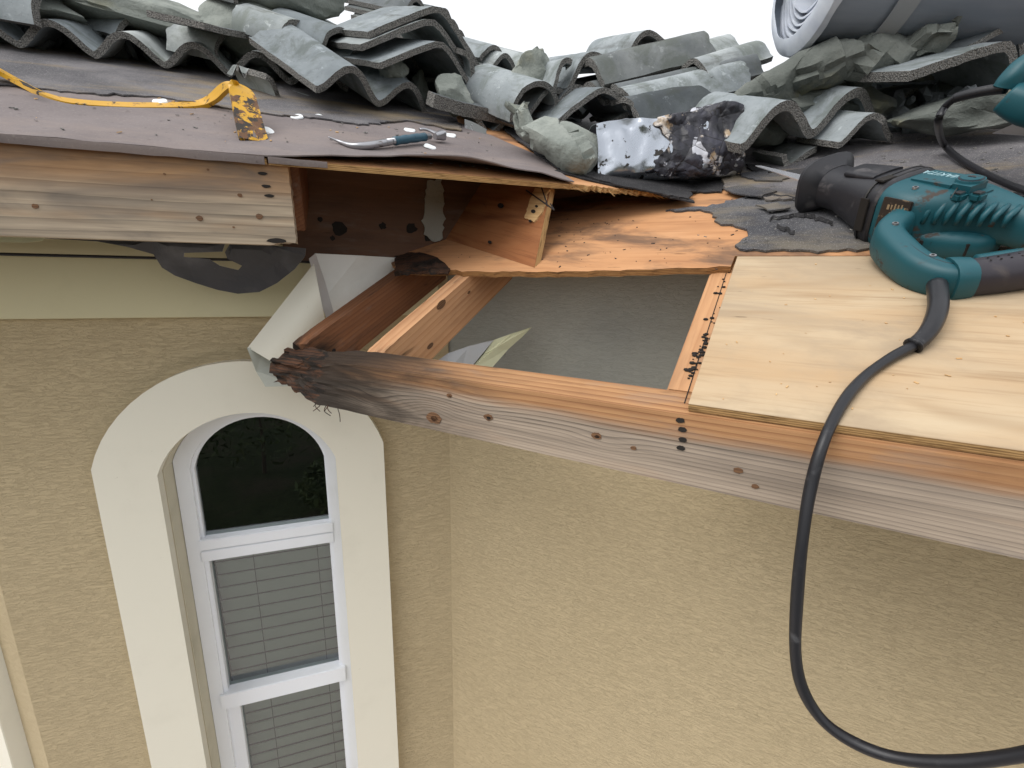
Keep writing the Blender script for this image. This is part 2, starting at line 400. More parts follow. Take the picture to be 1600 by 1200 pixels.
M_ROT = wood('rotten_wood', (.11, .045, .02), (.02, .012, .008), ring=120, across=120, contrast=1.3, bump=1.0, stain=(9, .45, .6, (.012, .009, .007)))
M_DARKHOLE = NB('nail_hole').done((.012, .009, .007), .9)
M_KNOT = wood('knot', (.22, .115, .055), (.07, .032, .016), ring=300, contrast=1.4)

# ---- roofing
def felt(name, c1, c2, grain, bump, speck=None, fade=None):
    b = NB(name); n = b.noise(b.co(), 4.5, 5, .62); g = b.noise(b.co(), grain, 3, .6); g2 = b.noise(b.co(), grain * .35, 3, .6)
    c = b.mix(b.rng(n, .3, .72), c1, c2)
    if speck: c = b.mix(b.rng(g, .57, .68, 0, speck[1]), c, speck[0])
    c = b.mix(b.rng(g2, .60, .8, 0, .55), c, tuple(q * .35 for q in c1))
    if fade: c = b.mix(b.rng(b.noise(b.co((2.6, 7, 7)), 1.0, 6, .7), .47, .64, 0, fade[1]), c, fade[0])
    return b.done(c, .9, b.bump(b.math('ADD', g, b.math('MULTIPLY', n, 1.2)), bump, .002), spec=.2)
M_FELT = felt('brown_grey_underlayment', (.158, .136, .135), (.208, .180, .176), 240, .25, ((.30, .27, .25), .35), ((.25, .205, .185), .5))
M_BITUM = felt('granulated_cap_sheet', (.050, .050, .056), (.13, .13, .138), 520, 1.0, ((.34, .33, .32), .8), ((.24, .20, .14), .45))
M_BITUM2 = felt('weathered_base_sheet', (.085, .083, .09), (.20, .19, .195), 480, .9, ((.38, .36, .34), .75), ((.27, .21, .13), .7))
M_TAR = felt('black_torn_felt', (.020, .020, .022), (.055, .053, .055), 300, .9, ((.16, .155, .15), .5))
def tilemat(name, c1, c2, lich, amt):
    b = NB(name); n = b.noise(b.co(), 6, 5, .6); f = b.noise(b.co(), 130, 4, .7)
    c = b.mix(b.rng(n, .3, .7), c1, c2); c = b.mix(b.rng(b.noise(b.co(), 9, 6, .7, .6), .47, .66, 0, amt), c, lich)
    c = b.mix(b.rng(b.noise(b.co(), 38, 5, .7), .60, .68, 0, .6), c, tuple(min(1, q * 1.35) for q in c2)); c = b.mix(b.rng(b.noise(b.co((20, 3, 20)), 1.0, 5, .65), .56, .72, 0, .6), c, (.10, .10, .085))
    c = b.mix(b.rng(f, .58, .75, 0, .5), c, tuple(q * .45 for q in c1))
    c = b.mix(b.rng(b.noise(b.co((3, 16, 16)), 1., 4, .6), .6, .8, 0, .5), c, tuple(q * .5 for q in c1))
    oi = b.n('ShaderNodeObjectInfo'); c = b.mix(1.0, c, b.ramp(oi.outputs['Random'], [(0, (.60, .62, .64)), (.5, (.88, .89, .90)), (1, (1.12, 1.10, 1.06))]), 'MULTIPLY')
    return b.done(c, .85, b.bump(b.math('ADD', b.math('MULTIPLY', f, .5), n), .5, .004), spec=.3)
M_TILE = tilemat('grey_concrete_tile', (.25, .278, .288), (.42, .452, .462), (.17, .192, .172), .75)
M_TILEDK = tilemat('weathered_shaded_tile', (.105, .117, .123), (.21, .225, .23), (.09, .102, .09), .7)  # darker tile copy; on sideways tiles its tone also stands for shade
def edgemat():
    b = NB('broken_tile_edge'); v = b.co(); s = b.vor(v, 330); f = b.noise(v, 160, 4, .7)
    c = b.ramp(s, [(0, (.42, .40, .37)), (.35, (.26, .25, .235)), (.8, (.11, .11, .105))])
    c = b.mix(b.rng(f, .5, .75, 0, .7), c, (.34, .33, .31))
    return b.done(c, .95, b.bump(b.math('ADD', f, s), .9, .004), spec=.15)
M_TEDGE = edgemat()
def mortarmat(name='bedding_mortar', k=1.0):
    b = NB(name); v = b.co(); n = b.noise(v, 7, 6, .62, .4); f = b.noise(v, 120, 4, .7)
    c = b.ramp(n, [(.25, (.13 * k, .147 * k, .132 * k)), (.5, (.235 * k, .255 * k, .232 * k)), (.72, (.36 * k, .38 * k, .345 * k))])
    c = b.mix(b.rng(b.noise(v, 5, 4, .6), .56, .7, 0, .45), c, (.34, .31, .17))
    c = b.mix(b.rng(f, .6, .75, 0, .5), c, (.10, .115, .10))
    return b.done(c, .92, b.bump(b.math('ADD', b.math('MULTIPLY', f, .35), b.noise(v, 24, 5, .65)), .9, .008), spec=.2)
M_MORTAR = mortarmat(); M_MORTAR2 = mortarmat('dark_bedding_mortar', .55)

# ------------------------------------------------------------------ ground
b = NB('garden_ground'); n = b.noise(b.co(rand=False), .9, 6, .65, .5); f = b.noise(b.co(rand=False), 14, 5, .7)
c = b.ramp(n, [(.3, (.018, .028, .012)), (.5, (.035, .045, .02)), (.62, (.06, .052, .035)), (.75, (.03, .04, .016))])
c = b.mix(b.rng(f, .45, .7, 0, .7), c, (.012, .014, .008))
M_GROUND = b.done(c, .95, b.bump(f, 1, .05), spec=.1)
M_CONC = paint('pinkish_concrete', (.52, .46, .41), dirt=(.38, .33, .29), amt=.5, rough=.9, bump=.8)
g = link('ground', mesh([(-900, -900, 0), (900, -900, 0), (900, 900, 0), (-900, 900, 0)], [(0, 1, 2, 3)]), M_GROUND); tag(g, kind='structure')
gw = prism('paving', [(-6, -2.4), (-6, 9), (-.2, 9), (-.2, 1.3), (6, 1.3), (6, -4.2), (2.6, -3.9), (1.2, -2.4)], -.08, .03, M_CONC, Matrix.Identity(4)); tag(gw, kind='structure')

# ------------------------------------------------------------------ house: walls
corner_g = np.array([CORNER[0], CORNER[1], 0.0])
house = empty('stucco_house', corner_g, 'tan stucco house corner with cream frieze and torn open timber eaves', 'house')
zg = -OA[2]                                         # ground in frame A / B heights
zgB = -OB[2]
UC = locA(CORNER)[0]; UCB = locB(CORNER)[0]
WU0, WU1, WCU = -.346, .063, -.1415                 # window opening
def arc(cu, half, spring, top, n=24):
    rise = top - spring; R = (half * half + rise * rise) / (2 * rise); cz = top - R; a0 = math.asin(min(1, half / R))
    if rise > half: a0 = math.pi - a0
    return [(cu - R * math.sin(a0 - 2 * a0 * i / n), cz + R * math.cos(a0 - 2 * a0 * i / n)) for i in range(n + 1)]
def wall_with_arch(name, u0, u1, z0, z1, hole, sill, v0, v1, mat, M):
    bm = bmesh.new(); mk = lambda u, z: bm.verts.new((u, v0, z))
    def quad(*p): bm.faces.new([mk(*q) for q in p])
    hu0, hu1 = hole[0][0], hole[-1][0]
    quad((u0, z0), (hu0, z0), (hu0, sill), (hu0, hole[0][1]), (hu0, z1), (u0, z1)) if False else None
    quad((u0, z0), (hu0, z0), (hu0, z1), (u0, z1)); quad((hu1, z0), (u1, z0), (u1, z1), (hu1, z1)); quad((hu0, z0), (hu1, z0), (hu1, sill), (hu0, sill))
    for (a, c), (d, e) in zip(hole, hole[1:]): quad((a, c), (d, e), (d, z1), (a, z1))
    bmesh.ops.remove_doubles(bm, verts=bm.verts[:], dist=1e-5)
    ex = bmesh.ops.extrude_face_region(bm, geom=bm.faces[:])
    for q in ex['geom']:
        if isinstance(q, bmesh.types.BMVert): q.co.y = v1
    return link(name, from_bm(bm), mat, M, house)
inner = arc(WCU, .2045, -.68, -.537)
ULEFT = -.705
wl = wall_with_arch('wall', ULEFT, UC, zg, -.10, inner, -2.15, VA, VA + .07, M_STUCCO, MA)
wl['label'] = 'tan stucco wall around the arched window'
# right wall, painted up to the old soffit line, raw grey above it
o = board('wall', (UCB - .03, OHB, zgB), (UCB + 2.6, OHB + .12, -.115), M_STUCCO, MB, house, bevel=0); o['label'] = 'tan stucco wall under the opened eave'
o = board('wall', (UCB - .03, OHB + .006, -.115), (UCB + 2.6, OHB + .12, .22), M_RAW, MB, house, bevel=0); o['label'] = 'raw grey wall top inside the eave'
# left facet of the bay, cream trim of the next opening
hC = hv(-64); nC = hv(26); OC = FA(ULEFT, VA, 0); MC = mtx(-hC, nC, Z, OC)
board('wall', (-.13, .002, zg), (-.004, .12, -.1), M_STUCCO, MC, house, bevel=0)['label'] = 'narrow stucco return at the left edge'
board('corner_trim', (-.30, -.035, zg), (-.13, .10, -.1), M_TRIM, MC, house, bevel=.002)
# frieze band under the left eave
board('frieze_band', (ULEFT + .02, VA - .022, -.298), (UC - .03, VA + .001, -.125), M_BAND, MA, house, bevel=.002)
board('frieze_band', (-.13, -.022, -.298), (-.0, .001, -.125), M_BAND, MC, house, bevel=.002)

# ------------------------------------------------------------------ arched window
SILL = -2.15
def ring_prism(name, outer, inn, v0, v1, mat, parent, bevel=.0):
    bm = bmesh.new(); n = len(outer)
    A = [bm.verts.new((p[0], v0, p[1])) for p in outer]; B = [bm.verts.new((p[0], v0, p[1])) for p in inn]
    C = [bm.verts.new((p[0], v1, p[1])) for p in outer]; D = [bm.verts.new((p[0], v1, p[1])) for p in inn]
    for i in range(n - 1):
        bm.faces.new((A[i], A[i + 1], B[i + 1], B[i])); bm.faces.new((C[i], D[i], D[i + 1], C[i + 1]))
        bm.faces.new((A[i], C[i], C[i + 1], A[i + 1])); bm.faces.new((B[i], B[i + 1], D[i + 1], D[i]))
    bm.faces.new((A[0], B[0], D[0], C[0])); bm.faces.new((A[-1], C[-1], D[-1], B[-1]))
    return link(name, from_bm(bm), mat, MA, parent)
VF = VA + .062
fo = arc(WCU, .201, -.682, -.54); fi = arc(-.137, .170, -.705, -.571)
win = ring_prism('arched_window', [(WU0 + .003, SILL)] + fo + [(WU1 - .003, SILL)], [(-.307, SILL)] + fi + [(.033, SILL)], VF, VF + .05, M_VINYL, house)
win['label'] = 'tall white arched window with horizontal blinds and wide cream surround'
outer = arc(WCU, .3315, -.650, -.405)
ring_prism('surround', [(outer[0][0], SILL)] + outer + [(outer[-1][0], SILL)], [(inner[0][0], SILL)] + inner + [(inner[-1][0], SILL)], VA - .032, VA + .002, M_TRIM, win)
inn2 = arc(WCU, .2045, -.68, -.537)
M_REVEAL = paint('shaded_cream_reveal', (.60, .565, .45), amt=.4, rough=.8, bump=.8)  # trim cream toned down, the shade of the reveal put into its colour
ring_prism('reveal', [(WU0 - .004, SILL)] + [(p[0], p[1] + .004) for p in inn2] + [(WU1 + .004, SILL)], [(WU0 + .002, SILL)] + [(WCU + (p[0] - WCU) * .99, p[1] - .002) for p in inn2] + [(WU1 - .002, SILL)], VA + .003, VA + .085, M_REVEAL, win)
# beads round the top light
ft = arc(-.137, .1715, -.706, -.570); fb = arc(-.137, .163, -.712, -.580)
ring_prism('glazing_bead', [(ft[0][0], -.925)] + ft + [(ft[-1][0], -.925)], [(fb[0][0], -.925)] + fb + [(fb[-1][0], -.925)], VF + .012, VF + .03, M_VINYL, win)
board('mullion', (-.312, VF - .004, -.952), (.038, VF + .046, -.920), M_VINYL, MA, win, .002)
board('mullion', (-.312, VF - .002, -.988), (.038, VF + .046, -.9545), M_VINYL, MA, win, .002)
# upper sash
board('sash_stile', (-.313, VF + .006, -1.47), (-.296, VF + .044, -.989), M_VINYL, MA, win, .0015)
board('sash_stile', (.023, VF + .006, -1.47), (.039, VF + .044, -.989), M_VINYL, MA, win, .0015)
board('meeting_rail', (-.316, VF - .008, -1.492), (.042, VF + .044, -1.438), M_VINYL, MA, win, .002)
# lower sash set further in
board('sash_stile', (-.312, VF + .012, SILL), (-.272, VF + .044, -1.493), M_VINYL, MA, win, .0015)
board('sash_stile', (.018, VF + .012, SILL), (.039, VF + .044, -1.493), M_VINYL, MA, win, .0015)
board('sash_rail', (-.271, VF + .012, -1.508), (.017, VF + .044, -1.4935), M_VINYL, MA, win, .001)
b = NB('window_glass')
gl = b.n('ShaderNodeBsdfGlossy'); gl.inputs['Roughness'].default_value = .0; gl.inputs['Color'].default_value = (.9, .95, 1, 1)
tr = b.n('ShaderNodeBsdfTransparent'); tr.inputs['Color'].default_value = (.66, .72, .68, 1)
fr = b.n('ShaderNodeFresnel'); fr.inputs['IOR'].default_value = 1.52; mx = b.n('ShaderNodeMixShader')
b.put(mx.inputs[0], b.math('ADD', b.math('MULTIPLY', fr.outputs[0], 2.2), .04)); b.t.links.new(tr.outputs[0], mx.inputs[1]); b.t.links.new(gl.outputs[0], mx.inputs[2])
b.t.links.new(mx.outputs[0], b.t.nodes['Material Output'].inputs['Surface']); M_GLASS = b.m
pg = [(p[0], p[1]) for p in ft]; 
bm = bmesh.new(); bm.faces.new([bm.verts.new((p[0], VF + .024, p[1])) for p in [(ft[0][0], -.922)] + ft + [(ft[-1][0], -.922)]])
link('pane', from_bm(bm), M_GLASS, MA, win)
for (a, c, d, e, dv) in ((-.298, .025, -1.440, -.987, .028), (-.273, .019, SILL, -1.507, .030)):
    link('pane', mesh([(a, VF + dv, d), (c, VF + dv, d), (c, VF + dv, e), (a, VF + dv, e)], [(0, 1, 2, 3)]), M_GLASS, MA, win)
M_SLAT = paint('blind_slat', (.44, .46, .41), amt=.2, rough=.5, bump=.02)
me = None
for k in range(26):
    z = -.975 - k * .0435
    if me is None:
        me = gridbox((-.30, 0, -.0212), (.03, .003, .0212), (1, 1, 1)); me.materials.append(M_SLAT)
    s = bpy.data.objects.new('blind_slat', me); COL.objects.link(s)
    s.matrix_basis = MA @ Matrix.Translation((0, VF + .075, z)) @ Matrix.Rotation(math.radians(11), 4, 'X'); setp(s, win)
for u in (-.20, -.02):
    board('blind_cord', (u, VF + .070, -2.1), (u + .0016, VF + .0716, -.95), M_PVC, MA, win, 0)
# dark room behind
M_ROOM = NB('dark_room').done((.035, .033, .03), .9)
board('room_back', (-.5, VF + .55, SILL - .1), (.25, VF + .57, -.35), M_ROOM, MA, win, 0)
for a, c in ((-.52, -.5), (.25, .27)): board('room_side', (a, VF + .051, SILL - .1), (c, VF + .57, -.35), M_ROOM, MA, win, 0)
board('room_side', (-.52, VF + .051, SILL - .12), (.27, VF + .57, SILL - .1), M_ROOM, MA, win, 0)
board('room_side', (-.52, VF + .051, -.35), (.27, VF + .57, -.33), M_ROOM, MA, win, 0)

# ------------------------------------------------------------------ eave timber, right (frame B)
random.seed(4)
def rot_fascia(p):
    u, v, z = p
    if z > -.001: z = v * TP                                     # top planed to the roof pitch
    r = max(0.0, min(1.0, (-.40 - u) / .22))                     # 0 sound .. 1 rotted away
    if r > 0:
        top = max(0.0, 1 - abs(z - .01) / .05)
        z -= r * top * (.024 + .020 * N1(u * 16, v * 90, 3))
        v += r * (.010 * N1(u * 18, z * 130, 1) + .004)
        if z < -.05: z += max(0, r - .55) * .055 * (1 + .6 * N1(u * 50, 5, 2))
        z += r * .004 * N1(u * 45, v * 140, z * 160)
        u += r * r * (.012 * N1(z * 50, v * 60, 9) + .006 * N1(z * 160, v * 120, 4))
    return np.array([u, v, z])
fb_ = board('fascia_board', (-.655, 0, -.089), (1.25, .038, 0), M_FASC_B, MB, house, n=(300, 8, 16), fn=rot_fascia)
fb_['label'] = 'weathered grey timber fascia with a black rotten end'
fb_.data.materials.append(M_ROT)
for poly in fb_.data.polygons:
    c = poly.center
    if c.x + .09 * N1(c.x * 20, c.y * 60, c.z * 60) - .55 * max(0, c.z + .03) < -.53: poly.material_index = 1
def bit(name, px, py, r, mat, parent, plane='B', sx=1.5, sz=1.0, seed=0, M=None):
    p = wallB(px, py, -.0004) if plane == 'B' else wallA(px, py, -.0004)
    l = locB(p) if plane == 'B' else locA(p); rr = random.Random(seed)
    ol = [((l[0] + r * sx * math.cos(t) * rr.uniform(.85, 1.12)), (l[2] + r * sz * math.sin(t) * rr.uniform(.85, 1.12))) for t in np.linspace(0, 2 * math.pi, 17)[:-1]]
    u, n, O = (uB, nB, OB) if plane == 'B' else (uA, nA, OA)
    return prism(name, ol, -.0012, .0011, mat, mtx(u, Z, -n, O), parent)
for i, (x, y, r, m) in enumerate([(678, 653, .011, M_KNOT), (702, 618, .004, M_KNOT), (763, 652, .006, M_KNOT), (932, 681, .0055, M_KNOT), (990, 700, .003, M_KNOT), (1153, 735, .004, M_KNOT), (1180, 760, .003, M_KNOT)]):
    k = bit('knot', x, y, r, m, fb_, sx=1.3, sz=.85, seed=i)
    if i < 4: bit('knot_core', x + 1, y + 1, r * .6, M_DARKHOLE if i else M_ROT, fb_, sx=1.1, sz=.7, seed=i + 20)
for x, y in ((1063, 657), (1066, 671), (1067, 687), (1064, 700)): bit('nail_hole', x, y, .0042, M_DARKHOLE, fb_, sx=1.2, sz=.75, seed=x)
# rafter tails: top flush with the underside of the decking
MRB = lambda u: mtx(sB, -uB, dB, DB(u, 0))                       # local x up the slope
def rafter(u0, w, s0, s1, depth, mat, label, **kw):
    o = board('rafter', (s0, 0, -depth), (s1, w, 0), mat, MRB(u0 + w), house, .002, **kw); o['label'] = label; return o
def rot_tip(p):
    x, y, z = p; r = max(0., 1 - (x - .02) / .07)
    if r > 0: x += .02 * r * N1(y * 90, z * 90, 1); z -= r * .012 * abs(N1(x * 80, y * 80, 2)) * (z > -.03); y += r * .005 * N1(x * 90, z * 60, 7)
    return np.array([x, y, z])
M_RAFTD2 = wood('red_rafter_black_tip', (.25, .11, .05), (.12, .045, .02), ring=110, black=(.02, .15), contrast=1.1)
M_RAFT2 = wood('pine_rafter_black_tip', (.58, .34, .18), (.36, .17, .08), ring=80, black=(-.02, .09), stain=(5, .64, .72, (.12, .04, .02)), contrast=1.1)
ra = rafter(-.628, .040, .040, .62, .089, M_RAFTD2, 'dark red rafter tail with charred black top', n=(60, 4, 8), fn=rot_tip)
rb_ = rafter(-.424, .040, .042, .62, .089, M_RAFT2, 'pale pine rafter tail beside the dark one', n=(60, 4, 8), fn=rot_tip)
rafter(.108, .052, .0425, 1.3, .089, M_RAFT, 'pale doubled rafter along the new plywood edge')
# decking B: weathered plywood that stayed, new sheet laid over the rest
front = [(622, 427), (660, 431), (700, 431), (760, 433), (840, 434), (900, 433), (1000, 431), (1080, 429), (1141, 427)]
ol = [dlB(onB(*p))[:2] for p in front]
ol = jag(ol, .02, .0022, 3, closed=False)
ol += [np.array(q) for q in [(.142, .426), (1.7, .426), (1.7, 1.46), (-.62, 1.46), (-.66, .40)]]
def rotl(p):
    return p
od = prism('roof_sheathing', ol, .0005, .0125, M_PLYOLD, MDB, house); od['label'] = 'old orange plywood decking above the open bay'
od.data.materials.append(M_LAMOLD)
for poly in od.data.polygons:
    if abs(poly.normal.z) < .5: poly.material_index = 1
# rotten black lip at the left end of the old sheet
P = []
for i in range(14):
    row = []
    for j in range(6):
        t, s_ = i / 13, j / 5
        px = 617 + t * 85; py = 429 - s_ * (26 + 14 * math.sin(t * 3.0)) + s_ * t * 16
        h = .0135 + .012 * s_ * (1 - s_) * 4 * (1 - t) + .006 * N1(px * .09, py * .15, 2)
        row.append(onB(px + 4 * N1(px * .3, py * .3, 7), py + 2 * N1(px * .2, py * .2), h))
    P.append(row)
o = sheet('rotten_ply_lip', P, .004, M_ROT, None, house, smooth=False); 
new = empty('plywood_sheet', DB(.6, .0, .0), 'clean new yellow plywood sheet lying on the eave under the saw', 'plywood')
ns = prism('sheet_face', [(.141, .006), (1.55, .006), (1.55, .4235), (.146, .4235)], .0008, .0128, M_PLYNEW, MDB, new, bevel=.0006)
ns.data.materials.append(M_LAM)
for poly in ns.data.polygons:
    if abs(poly.normal.z) < .3: poly.material_index = 1
# black pitch crumbs and the cut line along the rafter
random.seed(11); bmk = bmesh.new()
for i in range(150):
    s_ = rnd(.06, .40); 
    if not (.07 < s_ < .18 or random.random() < .15): continue
    u = .134 + random.gauss(0, .0045); r = rnd(.001, .0032)
    m = Matrix.Translation((u, s_, .0012)) @ Matrix.Diagonal((r * 1.4, r, r * .7, 1)); bmesh.ops.create_icosphere(bmk, subdivisions=1, radius=1, matrix=m)
o = link('pitch_crumbs', from_bm(bmk), M_DARKHOLE, MDB, house); tag(o, kind='stuff')
board('saw_cut_line', (.1335, .02, .0001), (.1348, .40, .0006), M_DARKHOLE, MDB, house, 0)

# ------------------------------------------------------------------ granulated cap sheet left on roof B
def lay(name, pts, h0, th, mat, seed, label, amp=.0045, keep=(), parent=house, sub=0, bend=None, fr='B'):
    f, g, M = (onB, dlB, MDB) if fr == 'B' else (onA, dlA, MDA)
    ol = jag([g(f(x, y, h0))[:2] for x, y in pts], .012, amp, seed, keep=keep)
    o = prism(name, ol, h0, h0 + th, mat, M, parent, sub=sub, bend=bend); o['label'] = label; return o
lay('cap_sheet', [(1040, 331), (1075, 330), (1109, 333), (1116, 347), (1144, 353), (1167, 361), (1169, 372), (1148, 386), (1156, 392), (1250, 393), (1400, 392), (1900, 384), (1900, 300), (1480, 309), (1200, 312), (1165, 309), (1120, 322)], .0135, .004, M_BITUM, 1, 'dark granulated cap sheet with torn left edge', keep=(10, 11, 12))
lay('cap_sheet', [(1128, 284), (1140, 300), (1172, 304), (1196, 315), (1330, 314), (1480, 313), (1900, 306), (2100, 150), (1150, 190), (1080, 225)], .0180, .0045, M_BITUM2, 2, 'grey upper course of granulated cap sheet', keep=(6, 7))
lay('felt_scrap', [(905, 292), (960, 303), (1050, 303), (1128, 301), (1136, 290), (1060, 287), (1000, 290), (940, 283)], .0150, .003, M_TAR, 3, 'torn black felt strip at the broken edge', amp=.002)
for i, pts in enumerate([[(1150, 273), (1190, 268), (1232, 276), (1222, 284), (1180, 283)], [(1165, 258), (1205, 262), (1216, 268), (1180, 271)], [(1130, 296), (1170, 290), (1214, 300), (1190, 309), (1150, 304)], [(1228, 268), (1262, 263), (1280, 272), (1245, 279)], [(1180, 322), (1215, 318), (1235, 326), (1200, 331)]]):
    lay('felt_scrap', pts, .0235, .003, M_TAR if i % 2 else M_BITUM, 30 + i, 'curled scrap of black felt on the cap sheet', amp=.003)
# cracks in the cap sheet: raised lips
random.seed(8)
def lip(px0, py0, px1, py1, h, seed):
    r = random.Random(seed); pts = []
    for i in range(9):
        t = i / 8; pts.append(onB(px0 + (px1 - px0) * t + r.uniform(-2, 2), py0 + (py1 - py0) * t + r.uniform(-2, 2), h))
    P = [[p, p + sB * .006 + dB * (.004 + .003 * r.random())] for p in pts]
    sheet('cap_sheet_crack', P, .002, M_TAR, None, house, smooth=False)
lip(1165, 309, 1250, 313, .018, 1); lip(1200, 345, 1262, 338, .0178, 2); lip(1262, 340, 1300, 352, .0178, 3); lip(1215, 358, 1240, 366, .0178, 4); lip(1480, 312, 1620, 309, .0185, 5)

# ------------------------------------------------------------------ eave timber, left (frame A)
def fa_fn(p):
    u, v, z = p
    if z > -.001: z = v * TP
    if u > -.02:
        k = (u + .02) / .06; u += k * (-.10 * min(0, z) * .25 - .004) + k * .003 * N1(z * 90, v * 80)
        if z < -.12 and u > -.015: z += .006 * abs(N1(u * 120, v * 40, 2)) * k + (.004 if u > .0 else 0)
    return np.array([u, v, z])
fa_ = board('fascia_board', (-1.35, 0, -.14), (.036, .036, 0), M_FASC_A, MA, house, n=(180, 4, 14), fn=fa_fn)
fa_['label'] = 'pale weathered fascia board with sawn right end'
for i, (x, y, r) in enumerate([(55, 322, .0045), (312, 341, .0055), (405, 338, .006), (257, 272, .002), (325, 265, .002), (237, 312, .0014), (365, 355, .002), (375, 305, .004)]):
    bit('knot', x, y, r, M_KNOT, fa_, 'A', 1.0, .8, seed=i + 50)
for i, (x, y) in enumerate([(410, 271), (416, 291), (421, 306)]): bit('nail_gouge', x, y, .0065, M_DARKHOLE, fa_, 'A', 1.25, .42, seed=i + 70)
bit('rot_pocket', 432, 376, .012, M_DARKHOLE, fa_, 'A', 1.4, .35, seed=81)
MRA = lambda u: mtx(sA, -uA, dA, DA(u, 0))
for uu in (.006, -.60):
    o = board('rafter', (.045, 0, -.14), (.40, .040, -.0005), M_RAFTD, MRA(uu + .04), house, .002); o['label'] = 'dark rafter tail behind the left fascia' if uu > 0 else 'hidden rafter tail of the left eave'
# dark sheathing standing behind the open left eave
bk = board('back_board', (-.02, VA - .028, -.168), (.62, VA - .012, .125), M_BROWN, MA, house, .001); bk['label'] = 'dark brown board at the back of the open eave'
for i, (x, y, r) in enumerate([(530, 356, .017), (598, 353, .009), (643, 357, .014), (520, 372, .006), (668, 372, .009), (500, 343, .006)]):
    l = locA(wallA(x, y, VA - .029)); rr = random.Random(i)
    ol = [(l[0] + r * math.cos(t) * rr.uniform(.7, 1.2), l[2] + r * math.sin(t) * rr.uniform(.7, 1.2)) for t in np.linspace(0, 6.283, 13)[:-1]]
    prism('rot_hole', ol, -.001, .0012, M_DARKHOLE, mtx(uA, Z, -nA, OA + nA * (VA - .028)), bk)
board('attic_board', (.30, .62, -.35), (1.1, .64, .27), M_BROWN, MA, house, 0)['label'] = 'dark board deep inside the attic'
# mortar-coated strip and the leaning plywood block
def plate(name, pts, th, mat, parent, jagged=None, seed=0, edge=None):
    """polygon through 3-D points, given thickness away from the viewer"""
    pts = [np.array(p) for p in pts]; c = sum(pts) / len(pts); n = np.zeros(3)
    for i in range(len(pts)): n += np.cross(pts[i] - c, pts[(i + 1) % len(pts)] - c)
    n = unit(n)
    if n @ (CAM - c) < 0: n = -n
    x = unit(pts[1] - pts[0]); x = unit(x - (x @ n) * n); y = np.cross(n, x)
    M = mtx(x, y, n, pts[0]); ol = [((p - pts[0]) @ x, (p - pts[0]) @ y) for p in pts]; hh = [(p - pts[0]) @ n for p in pts]
    if jagged: ol = jag(ol, jagged[0], jagged[1], seed); hh = None
    o = prism(name, ol, -th, 0, mat, M, parent)
    if hh:
        k = len(ol)
        for i, v in enumerate(o.data.vertices): v.co.z += hh[i % k]
    if edge is not None:
        o.data.materials.append(edge)
        for poly in o.data.polygons:
            if abs(poly.normal.z) < .5: poly.material_index = 1
    return o
ms = plate('mortar_strip', [wallA(x, y, VA - .034) for x, y in [(668, 282), (692, 276), (692, 372), (680, 378), (662, 366), (664, 320)]], .006, M_RAW, house, (.008, .003), 5); ms['label'] = 'grey mortar smeared down the back board'
p1, p2, p3 = onB(692, 372, .013), onB(835, 418, .013), onA(861, 290, -.004)
npl = unit(np.cross(p2 - p1, p3 - p1))
blk = plate('blocking', [p1, p2, p3, hit(693, 285, p1, npl)], .016, M_PLYBLK, house, edge=M_LAM); blk['label'] = 'red brown plywood block leaning under the left deck'
dv = unit(CAM - p2)
cl = plate('cleat', [hit(x, y, p1 + dv * .006, npl) for x, y in [(836, 293), (857, 293), (848, 328), (834, 347), (819, 340), (826, 318)]], .005, M_TUFT, blk, (.007, .0016), 3)
for (x0, y0, x1, y1) in ((822, 297, 866, 328), (846, 293, 856, 322), (866, 328, 860, 318)):
    a, c = hit(x0, y0, p1 + dv * .010, npl), hit(x1, y1, p1 + dv * .028, npl)
    link('nail', tube_mesh([a, c], .0016, 6), M_PVC, None, blk)
for (x, y, r) in ((833, 330, 3), (838, 322, 2), (782, 321, 4), (765, 378, 2.5), (828, 345, 2)):
    a = [hit(x + r * math.cos(t) * 1.2, y + r * math.sin(t), p1 + dv * .0075, npl) for t in np.linspace(0, 6.283, 9)[:-1]]; plate('nail_hole', a, .001, M_DARKHOLE, blk)

# decking A: two sheets, seam under the end of the fascia, splintered right edge
uS = dlA(onA(421, 251))[0]
def deck(name, ol, h0, h1, label):
    o = prism(name, ol, h0, h1, M_PLYOLD, MDA, house); o.data.materials.append(M_LAM); o['label'] = label
    for poly in o.data.polygons:
        if abs(poly.normal.z) < .5: poly.material_index = 1
    return o
deck('roof_sheathing', [(-1.4, -.006), (uS - .0015, -.006), (uS - .0015, .6), (-1.4, .6)], .0005, .0105, 'plywood deck edge above the pale left fascia')
r = random.Random(5)
edge = [(uS + .0015, -.008), (.59, -.006)]
for i in range(46):
    t = i / 45; edge.append((.595 + t * .30, -.004 + r.uniform(-.007, .005) - .003 * (i % 2)))
edge += [(.915, .012), (1.02, .27), (1.02, .60), (uS + .0015, .6)]
deck('roof_sheathing', edge, .0005, .0115, 'splintered plywood deck edge over the open bay')
prism('roof_sheathing', [(-1.4, .6005), (1.02, .6005), (1.50, 1.2), (-1.4, 1.2)], .0005, .0115, M_PLYOLD, MDA, house)['label'] = 'upper plywood deck under the tile pile'
bms = bmesh.new()
